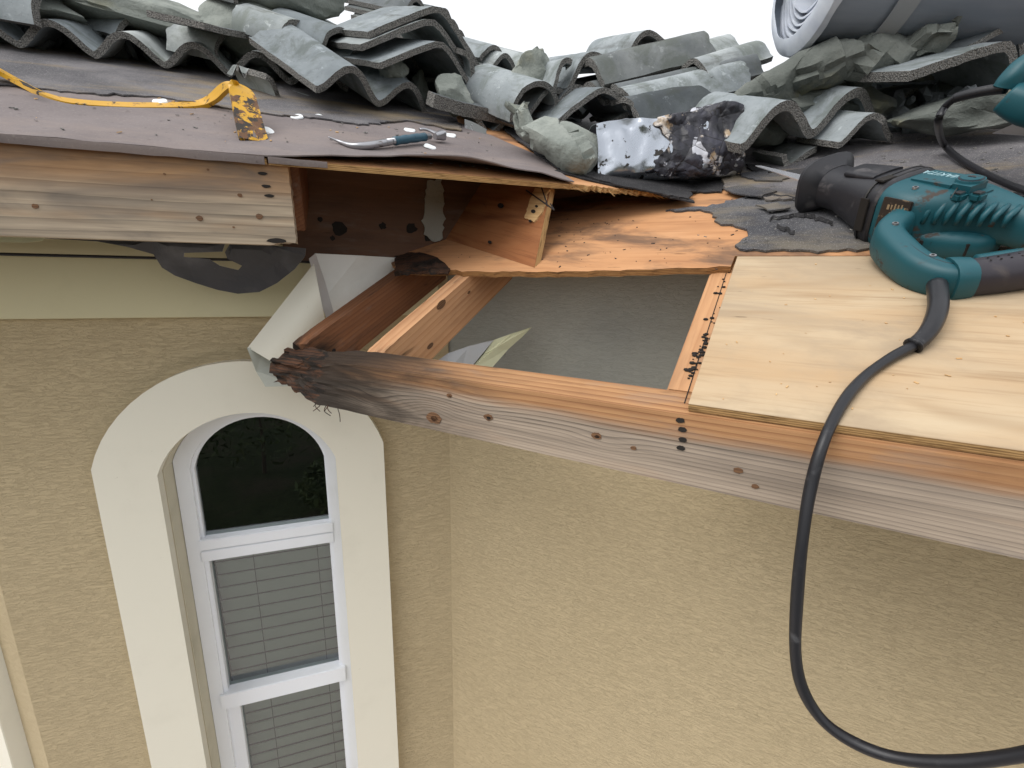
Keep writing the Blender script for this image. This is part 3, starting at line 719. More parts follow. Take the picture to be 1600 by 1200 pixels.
for i in range(70):
    u = rnd(.57, .90); L = rnd(.006, .028); w_ = rnd(.0008, .002); h = rnd(.001, .010)
    a = np.array([u, -.004, h]); d_ = np.array([rnd(.2, 1.0), -rnd(.2, .8), rnd(-.35, .25)]); d_ /= np.linalg.norm(d_)
    vs = [bms.verts.new(tuple(a + np.array(q))) for q in ((0, .004, w_), (0, .004, -w_), (w_ * 2, .002, 0))]; tip = bms.verts.new(tuple(a + d_ * L))
    for x_, y_ in ((0, 1), (1, 2), (2, 0)): bms.faces.new((vs[x_], vs[y_], tip))
    bms.faces.new(vs)
tag(link('splinters', from_bm(bms), M_TUFT, MDA, house), kind='stuff')
# back slopes beyond the ridge
for M_, u0, u1, s1 in ((MA, -1.4, 1.5, 1.2 * CP), (MB, -.6, 1.7, 1.46 * CP)):
    zt = s1 * TP
    me = mesh([(u0, s1, zt + .012), (u1, s1, zt + .012), (u1, s1 + 2.0, zt - 1.0), (u0, s1 + 2.0, zt - 1.0), (u0, s1, zt), (u1, s1, zt), (u1, s1 + 2.0, zt - 1.012), (u0, s1 + 2.0, zt - 1.012)], [(0, 1, 2, 3), (7, 6, 5, 4), (0, 4, 5, 1), (2, 6, 7, 3)])
    link('roof_back_slope', me, M_BITUM2, M_, house)
# underlayment over deck A, its lower edge lifted in a wave
def felt_pt(u, s):
    h = .0120
    wv = math.exp(-((u - .33) / .17) ** 2) * .030 + math.exp(-((u - .10) / .07) ** 2) * .006
    h += wv * max(0, 1 - s / .10) ** 1.5 + .0022 * N1(u * 9, s * 12, 2) + .0012 * N1(u * 26, s * 30, 5) + .0006
    h += .006 * math.exp(-((u - .52) / .05) ** 2) * max(0, 1 - s / .2)
    return (u, s, h)
P = []
nu = 130
for i in range(nu + 1):
    u = -1.4 + i / nu * 2.0; row = []
    top = .62 if u < .40 else .62 - (u - .40) * 2.1
    s0 = -.009 + .0012 * N1(u * 30) 
    if u > .08: s0 += .010 * math.sin((u - .08) * 9) ** 2 * (u < .43)
    for j in range(25):
        row.append(felt_pt(u, s0 + (max(top, .03) - s0) * (j / 24) ** 1.4))
    P.append(row)
o = sheet('underlayment', P, .0022, M_FELT, MDA, house); o['label'] = 'brown grey roofing underlayment with lifted wavy edge'
# folded drip lip of the felt
P = [[(u, -.0095, .0145 + .0008 * N1(u * 30)), (u, -.0115, .010), (u, -.0118, .0015 + .0015 * N1(u * 25, 3))] for u in np.linspace(-1.4, uS - .004, 60)]
sheet('underlayment_lip', P, .0018, M_FELT, MDA, house)
P = [[(u, -.0105, .0150 + .0008 * N1(u * 30)), (u, -.0125, .011), (u, -.0128, .0045 + .0015 * N1(u * 25, 3))] for u in np.linspace(uS + .002, uS + .10, 14)]
sheet('underlayment_lip', P, .0018, M_FELT, MDA, house)
lay('base_or_shade_sheet', [(-400, 120), (-200, 122), (0, 133), (120, 147), (240, 152), (330, 166), (400, 178), (500, 186), (560, 196), (640, 190), (720, 205), (690, 120), (400, 75), (-400, -50)], .0160, .0030, M_BITUM2, 9, 'grey granulated base sheet showing below the tiles', amp=.005, fr='A')
lay('felt_scrap', [(866, 268), (905, 279), (960, 292), (1010, 300), (1050, 311), (1085, 318), (1068, 305), (1000, 288), (940, 272), (890, 262)], .0125, .003, M_TAR, 12, 'black felt left along the splintered edge', amp=.003, fr='A')

# ------------------------------------------------------------------ torn soffit metal
o = board('cable', (0, 0, 0), (.001, .001, .001), M_PVC, MA, house, 0); bpy.data.objects.remove(o)
cab = [wallA(x, y, VA - .05) for x, y in [(-160, 392), (0, 397), (160, 401), (320, 405), (430, 407), (492, 410)]]
link('cable', tube_mesh(catmull(cab, 6), .0032, 8), M_PVC, None, house, True)
sof_o = [(60, 372), (150, 377), (200, 386), (235, 397), (243, 418), (262, 431), (292, 443), (330, 455), (362, 461), (398, 458), (428, 443), (458, 420), (476, 400), (478, 388), (420, 383), (360, 380), (350, 394), (352, 404), (373, 415), (366, 422), (338, 415), (322, 404), (282, 401), (284, 395), (346, 393), (352, 380), (240, 374)]
M_RIM = paint('torn_white_rim', (.50, .50, .5), amt=.3)
so = plate('torn_soffit', [wallA(x, y, .105) for x, y in sof_o], .0024, M_BLACKVENT, house, edge=M_RIM); so['label'] = 'black torn perforated soffit strip drooping below the fascia'
bm = bmesh.new(); bm.from_mesh(so.data); bmesh.ops.triangulate(bm, faces=[f for f in bm.faces if len(f.verts) > 4]); bmesh.ops.subdivide_edges(bm, edges=[e for e in bm.edges if e.calc_length() > .03], cuts=3, use_grid_fill=True)
Mi = so.matrix_basis.inverted()
for v in bm.verts:
    l = locA(np.array(so.matrix_basis @ v.co)); t = max(0, -.145 - l[2]); q = FA(l[0] , l[1] + 1.0 * t - 4 * t * t + .006 * N1(l[0] * 25, l[2] * 25), l[2]); v.co = Mi @ Vector(q.tolist())
bm.to_mesh(so.data); bm.free()
plate('soffit_panel', [wallA(x, y, .1) for x, y in [(-200, 368), (70, 371), (65, 376), (40, 379), (-200, 375)]], .002, M_CREAMSOFFIT, house)
V1 = .235
def AP(pts): return [wallA(x, y, v) for x, y, v in pts]
wm = plate('bent_flashing', AP([(492, 396, .20), (560, 399, .22), (623, 403, .25), (618, 440, .26), (560, 500, .25), (522, 520, .22), (505, 470, .20)]), .0012, M_ALU, house); wm['label'] = 'bent white metal flashing hanging at the wall corner'
plate('flashing_flange', AP([(483, 404, .185), (493, 396, .198), (508, 440, .199), (523, 494, .20), (512, 502, .18), (500, 470, .18)]), .001, paint('dirty_flashing_edge', (.52, .50, .48), amt=.6), wm)
P = []
for i in range(12):
    t = i / 11; row = []
    for j in range(9):
        s_ = j / 8
        a = np.array([490, 412]) * (1 - s_) + np.array([387, 543]) * s_
        c = np.array([508, 500]) * (1 - s_) + np.array([470, 592]) * s_
        q = a * (1 - t) + c * t; row.append(wallA(q[0], q[1], .165 + .03 * math.sin(math.pi * t) * -1 + .02 * s_))
    P.append(row)
o = sheet('curled_fascia_cover', P, .0012, M_TRIM, None, wm)
plate('curled_fascia_lip', AP([(386, 543, .175), (412, 545, .20), (440, 565, .205), (468, 590, .20), (470, 603, .17), (415, 604, .165), (400, 580, .17)]), .001, paint('grey_green_lip', (.48, .50, .45), amt=.6), wm)
plate('curled_fascia_back', AP([(408, 548, .215), (440, 566, .22), (462, 580, .22), (466, 597, .215), (432, 594, .21)]), .001, paint('pale_green_back', (.60, .68, .62), amt=.2), wm)
def BP(pts): return [wallB(x, y, v) for x, y, v in pts]
so2 = plate('loose_soffit', BP([(672, 572, .20), (700, 552, .24), (735, 540, .30), (772, 531, .36), (752, 556, .33), (735, 575, .28), (700, 578, .22)]), .0012, M_GREYBACK, house); so2['label'] = 'curled soffit scrap lying inside the open bay'
plate('soffit_fold', BP([(772, 531, .362), (800, 521, .40), (831, 511, .44), (815, 527, .42), (795, 545, .39), (766, 578, .33), (735, 578, .285), (752, 556, .332)]), .0012, M_CREAMSOFFIT, so2)
random.seed(21)
for i in range(7):                                             # fibres hanging from the rot
    x, y = rnd(484, 540), 0; y = 618 + (x - 484) * .42; a = wallB(x, y + rnd(0, 10), rnd(0, .03)); k = rnd(.008, .03)
    pts = [a, a + np.array([rnd(-.004, .004), rnd(-.004, .004), -k * .5]), a + np.array([rnd(-.012, .012), rnd(-.006, .006), -k])]
    link('rot_fibre', tube_mesh(catmull(pts, 4), .0008, 5), M_ROT, None, fb_)
for i in range(9):
    a = wallB(rnd(462, 500), rnd(540, 600), rnd(0, .03)); k = rnd(.008, .02)
    link('rot_fibre', tube_mesh([a, a + np.array([-k * rnd(.3, 1), rnd(-.01, .005), rnd(-.01, .006)])], .0012, 5), M_ROT, None, fb_)

# knots on the pale rafter
for (s_, h_, r_) in ((.23, -.006, .011), (.16, -.062, .007), (.33, -.03, .004)):
    ol = [(s_ + r_ * 1.5 * math.cos(t), h_ + r_ * .7 * math.sin(t)) for t in np.linspace(0, 6.283, 13)[:-1]]
    prism('knot', ol, -.0006, .0008, M_KNOT, mtx(sB, dB, uB, DB(-.384, 0)), rb_)
prism('knot', [(.09 + .005 * math.cos(t), -.05 + .004 * math.sin(t)) for t in np.linspace(0, 6.283, 11)[:-1]], -.0006, .0008, M_DARKHOLE, mtx(sB, dB, uB, DB(-.588, 0)), ra)

# ------------------------------------------------------------------ tiles
def prof(kind, x, W):
    if kind == 'S':                                             # two rolls and two pans
        t = x / (W * .5)
        return .056 * W / .32 * (0.5 + 0.5 * math.cos(2 * math.pi * (t - .5))) ** .92 if abs(x) < W * .5 else 0.0
    if kind == 'V': return -.66 * (math.sqrt(x * x + .0004) - .02)          # angle ridge tile
    if kind == 'F': return .003 * math.sin(x * 20)                          # flat shard
    return 0
def tile_mesh(kind='S', W=.33, L=.40, th=.0135, c0=0., c1=1., jf=.0, jb=.0, js=.0, seed=0, nx=None, ny=9):
    nx = nx or {'S': 40, 'V': 18, 'C': 20, 'F': 12}[kind]; P = []
    for i in range(nx + 1):
        s_ = c0 + (c1 - c0) * i / nx; row = []
        f = jf * (N1(s_ * 9, seed * 3.1, 1) + .5 * N1(s_ * 27, seed, 2)); bk = L + jb * (N1(s_ * 5, seed * 2.7, 4) + .5 * N1(s_ * 19, seed, 6))
        for j in range(ny + 1):
            y = f + (bk - f) * j / ny; e = 0
            if js and i in (0, nx): e = js * (N1(j * 1.7, seed, 8) + .4 * N1(j * 4, seed, 3)) * (1 if i else -1)
            x = (s_ - .5) * W + e
            if kind == 'C':
                an = math.pi * (1 - s_); row.append((W / 2 * math.cos(an) + .001 * N1(i, y * 30, seed), y, W * .45 * math.sin(an)))
            else: row.append((x, y, prof(kind, x, W) + .0015 * N1(x * 30, y * 30, seed)))
        P.append(row)
    return sheet_mesh(P, th, 1)
def end_pt(kind, W, c):
    if kind == 'C': an = math.pi * (1 - c); return np.array([W / 2 * math.cos(an), W * .45 * math.sin(an)])
    x = (c - .5) * W; return np.array([x, prof(kind, x, W)])
def sight(px, py): return unit(ray(px, py))
def reach(P, r, L, far):
    """point on the sight line r (from the camera) at distance L from P"""
    q = P - CAM; t = q @ r; p2 = max(0.0, L * L - (q @ q - t * t)); return CAM + r * (t + far * math.sqrt(p2))
def pose3(kind, W, c0, c1, FL, FR, d, far, tilt, fr):
    """front edge from sight line FL (at range d) to sight line FR; the length runs back along the roof, raised by tilt degrees"""
    e0, e1 = end_pt(kind, W, c0), end_pt(kind, W, c1); C = np.linalg.norm(e1 - e0); an = math.atan2(*(e1 - e0)[::-1])
    A = CAM + sight(*FL) * d; B = reach(A, sight(*FR), C, far); cx = unit(B - A); A = (A + B) / 2 - cx * C / 2
    y = unit(np.cross(dA if fr == 'A' else dB, cx))
    if y @ (A - CAM) < 0: y = -y
    cz = np.cross(cx, y); t = math.radians(tilt); y, cz = y * math.cos(t) + cz * math.sin(t), cz * math.cos(t) - y * math.sin(t)
    x = math.cos(an) * cx - math.sin(an) * cz; z = math.sin(an) * cx + math.cos(an) * cz
    return mtx(x, y, z, A - x * e0[0] - z * e0[1])
GT = 'concrete roof tiles heaped on the roof'
TN = [0]
def finish(me, M_, label, dark):
    o = link('concrete_tile', me, [M_TILEDK if dark else M_TILE, M_TEDGE], M_, None, True, 42)
    return tag(o, label, 'tile', GT, 'thing')
def tile(label, kind, FL, FR, tilt, d, far=1, W=.33, c0=0., c1=1., dark=False, fr=None, **kw):
    TN[0] += 1; kw.setdefault('seed', TN[0]); kw.setdefault('jf', .005); kw.setdefault('jb', .012); kw.setdefault('js', .004)
    fr = fr or ('A' if FL[0] < 860 else 'B')
    return finish(tile_mesh(kind, W=W, c0=c0, c1=c1, **kw), pose3(kind, W, c0, c1, FL, FR, d, far, tilt, fr), label, dark)
def long_tile(label, kind, P0, P1, roll, d, far=1, W=.33, L=.42, dark=False, **kw):
    """tile lying crosswise: P0-P1 is its near long edge, the rest lies behind it, rolled up by roll degrees"""
    TN[0] += 1; kw.setdefault('seed', TN[0]); kw.setdefault('jf', .006); kw.setdefault('jb', .014); kw.setdefault('js', .003)
    A = CAM + sight(*P0) * d; B = reach(A, sight(*P1), L, far); y = unit(B - A)
    x = unit(np.cross(y, dB))
    if x @ (A - CAM) < 0: x = -x
    z = np.cross(x, y); sg = 1 if z[2] > 0 else -1; z = z * sg
    t = math.radians(roll); x, z = x * math.cos(t) + z * math.sin(t), z * math.cos(t) - x * math.sin(t)
    lx = x * sg                                                 # local x so that x, y, z stay right-handed
    o = A + x * (W / 2) - z * prof(kind, W / 2, W)
    return finish(tile_mesh(kind, W=W, L=L, **kw), mtx(lx, y, z, o), label, dark)
GM = 'lumps of bedding mortar among the tiles'
def mortar(label, px, py, d, sc, yaw=0, tilt=0, roll=0, fr='A', seed=1, amp=.35, freq=3.2, mat=None, sub=4):
    p = CAM + sight(px, py) * d; Mf = MDA if fr == 'A' else MDB
    M_ = Matrix.Translation(Vector(p.tolist())) @ Mf.to_3x3().to_4x4() @ Matrix.Rotation(math.radians(yaw), 4, 'Z') @ Matrix.Rotation(math.radians(tilt), 4, 'X') @ Matrix.Rotation(math.radians(roll), 4, 'Y')
    o = ball('mortar_chunk', (0, 0, 0), 1.0, mat or M_MORTAR, M_, None, sub, amp, freq, seed, sc)
    return tag(o, label, 'mortar', GM, 'thing')
def mortar_run(label, pts, seed, cuts=12, mat=None):
    """trowelled ridge of mortar: pts = (px, py, range, half width, half height)"""
    ctr = catmull([np.append(CAM + sight(a, b_) * c_, [w_, h_]) for a, b_, c_, w_, h_ in pts], 9)
    me = tube_mesh([q[:3] for q in ctr], [(q[3], q[4]) for q in ctr], 28, (0, 0, 1))
    for v in me.vertices:
        p = v.co; k = .016 * mnoise.noise(p * 12 + Vector((seed, 0, 0))) + .005 * mnoise.noise(p * 34) + .0025 * mnoise.noise(p * 80)
        rdg = abs(mnoise.noise(p * 9 + Vector((0, seed, 3)))); v.co += v.normal * (k - .012 * (rdg < .06))
    q = random.Random(seed)
    for i in range(cuts):                                         # flat fractures
        k = q.randrange(2, len(ctr) - 2); c = Vector([float(x) for x in ctr[k][:3]]); n = Vector((q.gauss(0, 1), q.gauss(0, 1), q.gauss(0, 1))).normalized(); d = q.uniform(.74, 1.0) * max(ctr[k][3], ctr[k][4])
        for v in me.vertices:
            t = (v.co - c).dot(n) - d
            if 0 < t < .028 and (v.co - c).length < .16: v.co -= n * t
    me.set_sharp_from_angle(angle=.6)
    return tag(link('mortar_ridge', me, mat or M_MORTAR, None, None, True, 36), label, 'mortar', GM, 'thing')
# the course still in place along the left
for i, (u, lab) in enumerate([(-.905, 'course tile at the far left edge, mostly out of frame'), (-.600, 'first wavy tile of the intact course from the left'), (-.300, 'second wavy tile of the intact course, above the pry bar'), (.000, 'last tile of the intact course, beside the slanted loose tile')]):
    M_ = MDA @ Matrix.Translation((u, .69, .026 + .004 * N1(i * 3.3))) @ Matrix.Rotation(math.radians(-3 + N1(i) * 2), 4, 'X') @ Matrix.Rotation(math.radians(N1(i, 4) * 3), 4, 'Z')
    finish(tile_mesh('S',   .305, .40, .015, jf=.005, seed=i + 1), M_, lab, False)
for i, (u, lab) in enumerate([(-.80, 'tile of the second course at the far left'), (-.20, 'second course tile partly under pale mortar'), (.10, 'second course tile with dark open barrel end')]):
    M_ = MDA @ Matrix.Translation((u, .96, .050)) @ Matrix.Rotation(math.radians(-4), 4, 'X') @ Matrix.Rotation(math.radians(N1(i, 9) * 6), 4, 'Z')
    finish(tile_mesh('S',   .305, .40, .015, jf=.008, seed=i + 11), M_, lab, False)
tile('arched tile end lying on the first course tile', 'C', (66, 44), (174, 78), 0, 1.80, W=.25, th=.024, L=.3)
tile('mortar topped tile edge above the pry bar', 'S', (186, 62), (322, 60), 0, 1.88, W=.33, L=.2, c0=.1, c1=.9)
mortar('flat pale mortar bed at the far left', 22, 8, 2.0, (.19, .12, .050), yaw=-5, seed=2, freq=4)
mortar('large mortar lump with ochre lichen above the pry bar', 205, 16, 1.98, (.26, .12, .062), yaw=-10, roll=6, seed=3, freq=4.5)
mortar('long mortar hump above the slanted tile', 432, 50, 1.86, (.235, .12, .085), yaw=-6, seed=5, freq=4)
tile('dark barrel tile at the top edge over the mortar hump', 'C', (372, 6), (520, 12), 0, 1.80, W=.33, L=.3, dark=True)
mortar('dark underside lump of the barrel tile at the top edge', 440, -4, 1.85, (.16, .08, .05), seed=51)
tile('thin dark slab leaning below the mortar hump', 'F', (320, 46), (414, 68), 0, 1.62, W=.22, L=.16, th=.014, dark=True)
tile('short barrel tile end left of the slanted tile', 'C', (443, 72), (484, 70), 4, 1.66, W=.10, L=.16)
tile('open dark barrel end at the right of the mortar hump', 'C', (506, 92), (556, 88), 4, 1.62, W=.125, L=.2)
tile('small arched end behind the last course tile', 'C', (343, 96), (396, 98), 0, 1.74, W=.14, L=.15)
tile('large slanted loose tile with two smooth barrels', 'S', (494, 146), (668, 184), 9, 1.40, far=1, W=.352, L=.34, th=.016)
tile('small broken tile stub under the slanted loose tile', 'S', (414, 124), (484, 158), 0, 1.52, W=.30, c0=.25, c1=.72, L=.14, js=.02)
mortar('crumbled pale mortar at the end of the slanted tile', 655, 140, 1.74, (.03, .03, .045), seed=7, amp=.5, freq=5)
mortar('greenish mortar crumb between slanted tile and ridge stack', 615, 112, 1.58, (.04, .03, .03), seed=8, amp=.5, freq=5)
# angle ridge tiles stacked at the middle left
tile('topmost ridge tile of the angled stack', 'V', (578, 60), (758, 128), -5, 1.52, far=1, W=.38, L=.25, th=.014)
tile('second ridge tile of the angled stack', 'V', (566, 80), (750, 146), -5, 1.50, far=1, W=.38, L=.25, th=.014)
tile('lowest ridge tile of the angled stack, dark hollow below', 'V', (596, 108), (750, 168), -5, 1.46, far=1, W=.34, L=.25, th=.014)
mortar('dark mortar lump inside the angled ridge stack', 706, 152, 1.53, (.055, .05, .05), seed=9, amp=.4)
tile('tile slab under the left wing of the ridge stack', 'S', (540, 100), (660, 118), 0, 1.62, W=.27, L=.3)
for i, w_ in enumerate(('topmost', 'second', 'third', 'fourth', 'lowest')):
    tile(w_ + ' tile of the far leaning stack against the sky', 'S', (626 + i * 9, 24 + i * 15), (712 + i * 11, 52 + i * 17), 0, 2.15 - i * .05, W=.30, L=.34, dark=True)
tile('tile leaning on edge right of the angled ridge stack', 'S', (722, 86), (788, 170), 0, 1.60, W=.33, c0=.2, c1=.8, L=.26, js=.02)
tile('pointed tile tip behind the leaning tile', 'S', (752, 96), (796, 112), 0, 1.75, W=.3, c0=.1, c1=.5, L=.3)
tile('small barrel tile against the sky behind the mortar cap', 'S', (762, 118), (852, 122), 0, 1.72, W=.27, L=.3)
tile('broken tile below the leaning tile', 'S', (738, 182), (812, 190), 0, 1.50, W=.3, c0=.3, c1=.8, L=.2, js=.02)
tile('long dark flat slab behind the hammer', 'F', (676, 168), (806, 202), 0, 1.44, W=.27, L=.05, th=.032, dark=True)
tile('arched tile below the pale mortar cap', 'C', (803, 190), (868, 168), 0, 1.44, W=.145, L=.26)
tile('dark wing of tile under the mortar cap', 'V', (815, 205), (900, 160), 0, 1.47, W=.22, L=.3, dark=True)
mortar('pale mortar cap on the arched tile against the sky', 836, 120, 1.60, (.062, .05, .068), seed=12, amp=.55, freq=4)
tile('curled broken tile rim right of the mortar cap', 'S', (868, 142), (893, 102), 0, 1.52, W=.3, c0=.55, c1=.82, L=.12, js=.02)
mortar_run('smooth pale mortar wedge over the felt corner', [(800, 160, 1.34, .012, .012), (822, 190, 1.30, .045, .034), (865, 222, 1.25, .058, .044), (905, 248, 1.22, .050, .040), (926, 262, 1.21, .030, .026)], 3, 5)
mortar('second lobe of pale mortar beside the shiny flashing', 905, 222, 1.30, (.085, .05, .034), yaw=-50, seed=15, amp=.25, freq=2.6)
tile('small arched ridge tile at the centre of the pile', 'V', (872, 196), (1004, 192), 0, 1.40, W=.25, L=.3)
tile('thin tile edge left of the small arched ridge tile', 'V', (864, 178), (938, 160), 0, 1.52, W=.17, L=.3, dark=True)
tile('tile standing against the sky with one upturned rim', 'S', (886, 146), (1045, 78), 0, 1.56, W=.345, L=.3, c0=.0, c1=.95)
# long tiles lying sideways, seen along their flanks; the dark ones carry flank shade in their colour
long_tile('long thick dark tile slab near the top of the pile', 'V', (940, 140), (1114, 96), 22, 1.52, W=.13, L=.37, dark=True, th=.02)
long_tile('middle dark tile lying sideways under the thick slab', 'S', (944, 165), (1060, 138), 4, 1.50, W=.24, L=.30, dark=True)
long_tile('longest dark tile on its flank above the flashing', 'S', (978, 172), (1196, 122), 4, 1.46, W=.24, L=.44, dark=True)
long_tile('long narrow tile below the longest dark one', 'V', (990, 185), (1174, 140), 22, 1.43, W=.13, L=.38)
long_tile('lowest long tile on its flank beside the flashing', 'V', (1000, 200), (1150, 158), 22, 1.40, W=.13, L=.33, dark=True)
long_tile('pale barrelled tile lying sideways at the right of the heap', 'S', (1110, 128), (1206, 96), 4, 1.60, W=.24, L=.32)
long_tile('barrelled tile behind the thick dark slab', 'S', (1080, 108), (1160, 84), 4, 1.72, W=.24, L=.30)
tile('short barrel ends at the top right of the heap', 'S', (1112, 100), (1170, 96), 0, 1.70, W=.3, c0=.2, c1=.75, L=.25)
# right hand group
mortar_run('long green grey mortar ridge running up to the roll', [(1136, 180, 1.46, .03, .025), (1185, 158, 1.50, .055, .045), (1260, 126, 1.54, .07, .055), (1340, 96, 1.58, .065, .05), (1420, 68, 1.60, .05, .042), (1492, 48, 1.62, .02, .02)], 7, 9, M_MORTAR2)
mortar('rough mortar mass behind the pale front tile', 1285, 160, 1.60, (.15, .07, .055), yaw=-15, seed=23, amp=.45, freq=4, mat=M_MORTAR2)
mortar('mortar flap leaning left of the pale front tile', 1180, 188, 1.48, (.075, .06, .05), yaw=-30, seed=24, amp=.4, freq=4, mat=M_MORTAR2)
mortar('brown mortar crust below the right end of the roll', 1375, 108, 1.72, (.11, .07, .025), yaw=-40, seed=26, amp=.5, freq=4, mat=M_MORTAR2)
tile('pale wavy tile lying in front at the right', 'S', (1156, 240), (1368, 196), 4, 1.30, far=1, W=.41, L=.24, th=.021)
tile('broken tile piece with a notch beside the flashing', 'F', (1176, 178), (1212, 172), 0, 1.38, W=.06, L=.05, js=.01)
tile('thin curved shard under the pale front tile', 'S', (1222, 246), (1276, 238), 0, 1.40, W=.3, c0=.4, c1=.72, L=.1, dark=True)
tile('flat curved shard right of the pale front tile', 'S', (1308, 232), (1390, 222), 0, 1.42, W=.3, c0=.5, c1=.98, L=.13, js=.01)
tile('large ridge tile with a dark hollow under the roll', 'V', (1418, 128), (1578, 150), 0, 1.46, W=.44, c0=.0, c1=.72, L=.40, th=.02)
tile('dark ridge tile behind the hollow one', 'V', (1470, 105), (1600, 150), 0, 1.58, W=.34, L=.4, dark=True)
tile('flat tile lying in the dark under the hollow ridge tile', 'S', (1380, 186), (1500, 186), 0, 1.68, W=.32, L=.3, dark=True)
mortar('low mortar rubble behind the cord loop', 1545, 166, 1.52, (.13, .08, .04), yaw=-10, fr='B', seed=25, amp=.45, freq=4, mat=M_MORTAR2)
mortar('mortar lump at the back of the dark hollow', 1400, 165, 1.80, (.16, .09, .06), fr='B', seed=27, amp=.4, mat=M_MORTAR2)
# rubble filling the heap behind
random.seed(31)
for i, (px, py, d) in enumerate([(560, 92, 1.75), (600, 98, 1.70), (735, 130, 1.66), (815, 160, 1.6), (862, 175, 1.6), (905, 160, 1.68), (1000, 150, 1.7), (1060, 165, 1.65), (1120, 150, 1.65), (1170, 130, 1.66), (780, 150, 1.62), (530, 84, 1.8), (1010, 190, 1.5), (1100, 170, 1.5)]):
    t_ = ['behind the slanted loose tile', 'under the angled stack', 'behind the leaning tile', 'below the mortar cap', 'beside the mortar wedge', 'left of the small ridge tile', 'under the long tiles', 'behind the long tiles', 'behind the flashing', 'left of the mortar ridge', 'below the leaning tile', 'right of the mortar hump', 'just above the shiny flashing', 'at the tarred end of the flashing'][i]
    w_ = rnd(32, 55); k = rnd(-14, 14)
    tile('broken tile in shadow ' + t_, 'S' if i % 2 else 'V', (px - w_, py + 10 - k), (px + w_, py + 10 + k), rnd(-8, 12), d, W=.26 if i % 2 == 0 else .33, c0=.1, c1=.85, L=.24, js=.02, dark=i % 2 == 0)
# bed of crumbs and shards under the heap
random.seed(33); bmr = bmesh.new()
for i in range(1500):
    fr = random.random() < .5
    if fr: p = DA(rnd(-1.2, .95), rnd(.78, 1.18), rnd(.015, .07))
    else: p = DB(rnd(-.42, 1.3), rnd(1.12, 1.44), rnd(.02, .08))
    if fr and dlB(p)[2] < .01: continue
    if not fr and dlA(p)[2] < .01: continue
    s_ = rnd(.008, .035); m_ = Matrix.Translation(Vector(p.tolist())) @ Matrix.Rotation(rnd(0, 6), 4, Vector((rnd(-1, 1), rnd(-1, 1), rnd(-1, 1)))) @ Matrix.Diagonal((s_ * 1.4, s_, s_ * .5, 1)); bmesh.ops.create_icosphere(bmr, subdivisions=1, radius=1, matrix=m_)
tag(link('tile_rubble', from_bm(bmr), M_TILEDK, None), 'grey crumbs of tile and mortar under the heap', 'rubble', kind='stuff')
lay('base_or_shade_sheet', [(790, 206), (830, 235), (868, 262), (960, 290), (1075, 312), (1100, 280), (1060, 230), (960, 180), (820, 170)], .0160, .003, M_TAR, 45, 'black sheet added as shade under the pale mortar wedge', amp=.004, fr='A')  # black sheet laid on the deck in place of shade
lay('base_or_shade_sheet', [(880, 262), (930, 288), (1010, 302), (1128, 292), (1150, 250), (1190, 170), (960, 150), (850, 200)], .0140, .003, M_TAR, 44, 'black felt and added shade under the flashing', amp=.004)  # felt that also fills in the shade round the flashing
# ------------------------------------------------------------------ shrubs in the garden (mirrored by the window glass)
b = NB('shrub_leaf'); oi = b.n('ShaderNodeObjectInfo'); n = b.noise(b.co(), 3, 3, .6)
M_LEAF = b.done(b.ramp(n, [(.3, (.025, .045, .015)), (.55, (.055, .08, .025)), (.75, (.10, .105, .035))]), .6, spec=.3)
M_BARK = NB('bark').done((.07, .05, .035), .9)
def shrub(label, x, y, r, hgt, seed):
    rr = random.Random(seed); e = empty('shrub', (x, y, 0), label, 'shrub', 'garden shrubs')
    V, F = [], []
    for i in range(1500):
        th, ph = rr.uniform(0, 6.283), math.acos(rr.uniform(-.5, 1)); q = r * (.55 + .45 * rr.random() ** .4) * (1 + .35 * N1(math.cos(th) * 2, math.sin(th) * 2, ph * 2 + seed))
        c = np.array([q * math.sin(ph) * math.cos(th), q * math.sin(ph) * math.sin(th), hgt * .5 + q * math.cos(ph) * hgt / (2 * r)]); s_ = rr.uniform(.03, .07)
        a = unit([rr.gauss(0, 1) for _ in range(3)]) * s_; d_ = unit([rr.gauss(0, 1) for _ in range(3)]) * s_ * .6; k = len(V); V += [c - a, c - d_ * .6, c + a, c + d_ * .6]; F.append((k, k + 1, k + 2, k + 3))
    M_ = Matrix.Translation((x, y, 0)); link('foliage', mesh(V, F), M_LEAF, M_, e)
    link('stem', tube_mesh([(0, 0, 0), (.02, .01, hgt * .3), (0, .03, hgt * .6)], [.03, .022, .012], 7), M_BARK, M_, e)
for lab, x, y, r, h, sd in (('low round shrub left of the bed', -1.5, -3.2, .7, .9, 1), ('tall dark shrub in the middle of the bed', .1, -4.2, .9, 1.5, 2), ('spreading shrub right of the bed', 1.8, -3.9, .8, 1.0, 3), ('small shrub at the front of the bed', .7, -2.6, .5, .6, 4), ('broad shrub at the back of the garden', -1.0, -6.2, 1.4, 1.9, 5), ('bushy shrub at the back right of the garden', 2.4, -6.5, 1.5, 2.0, 6)):
    shrub(lab, x, y, r, h, sd)

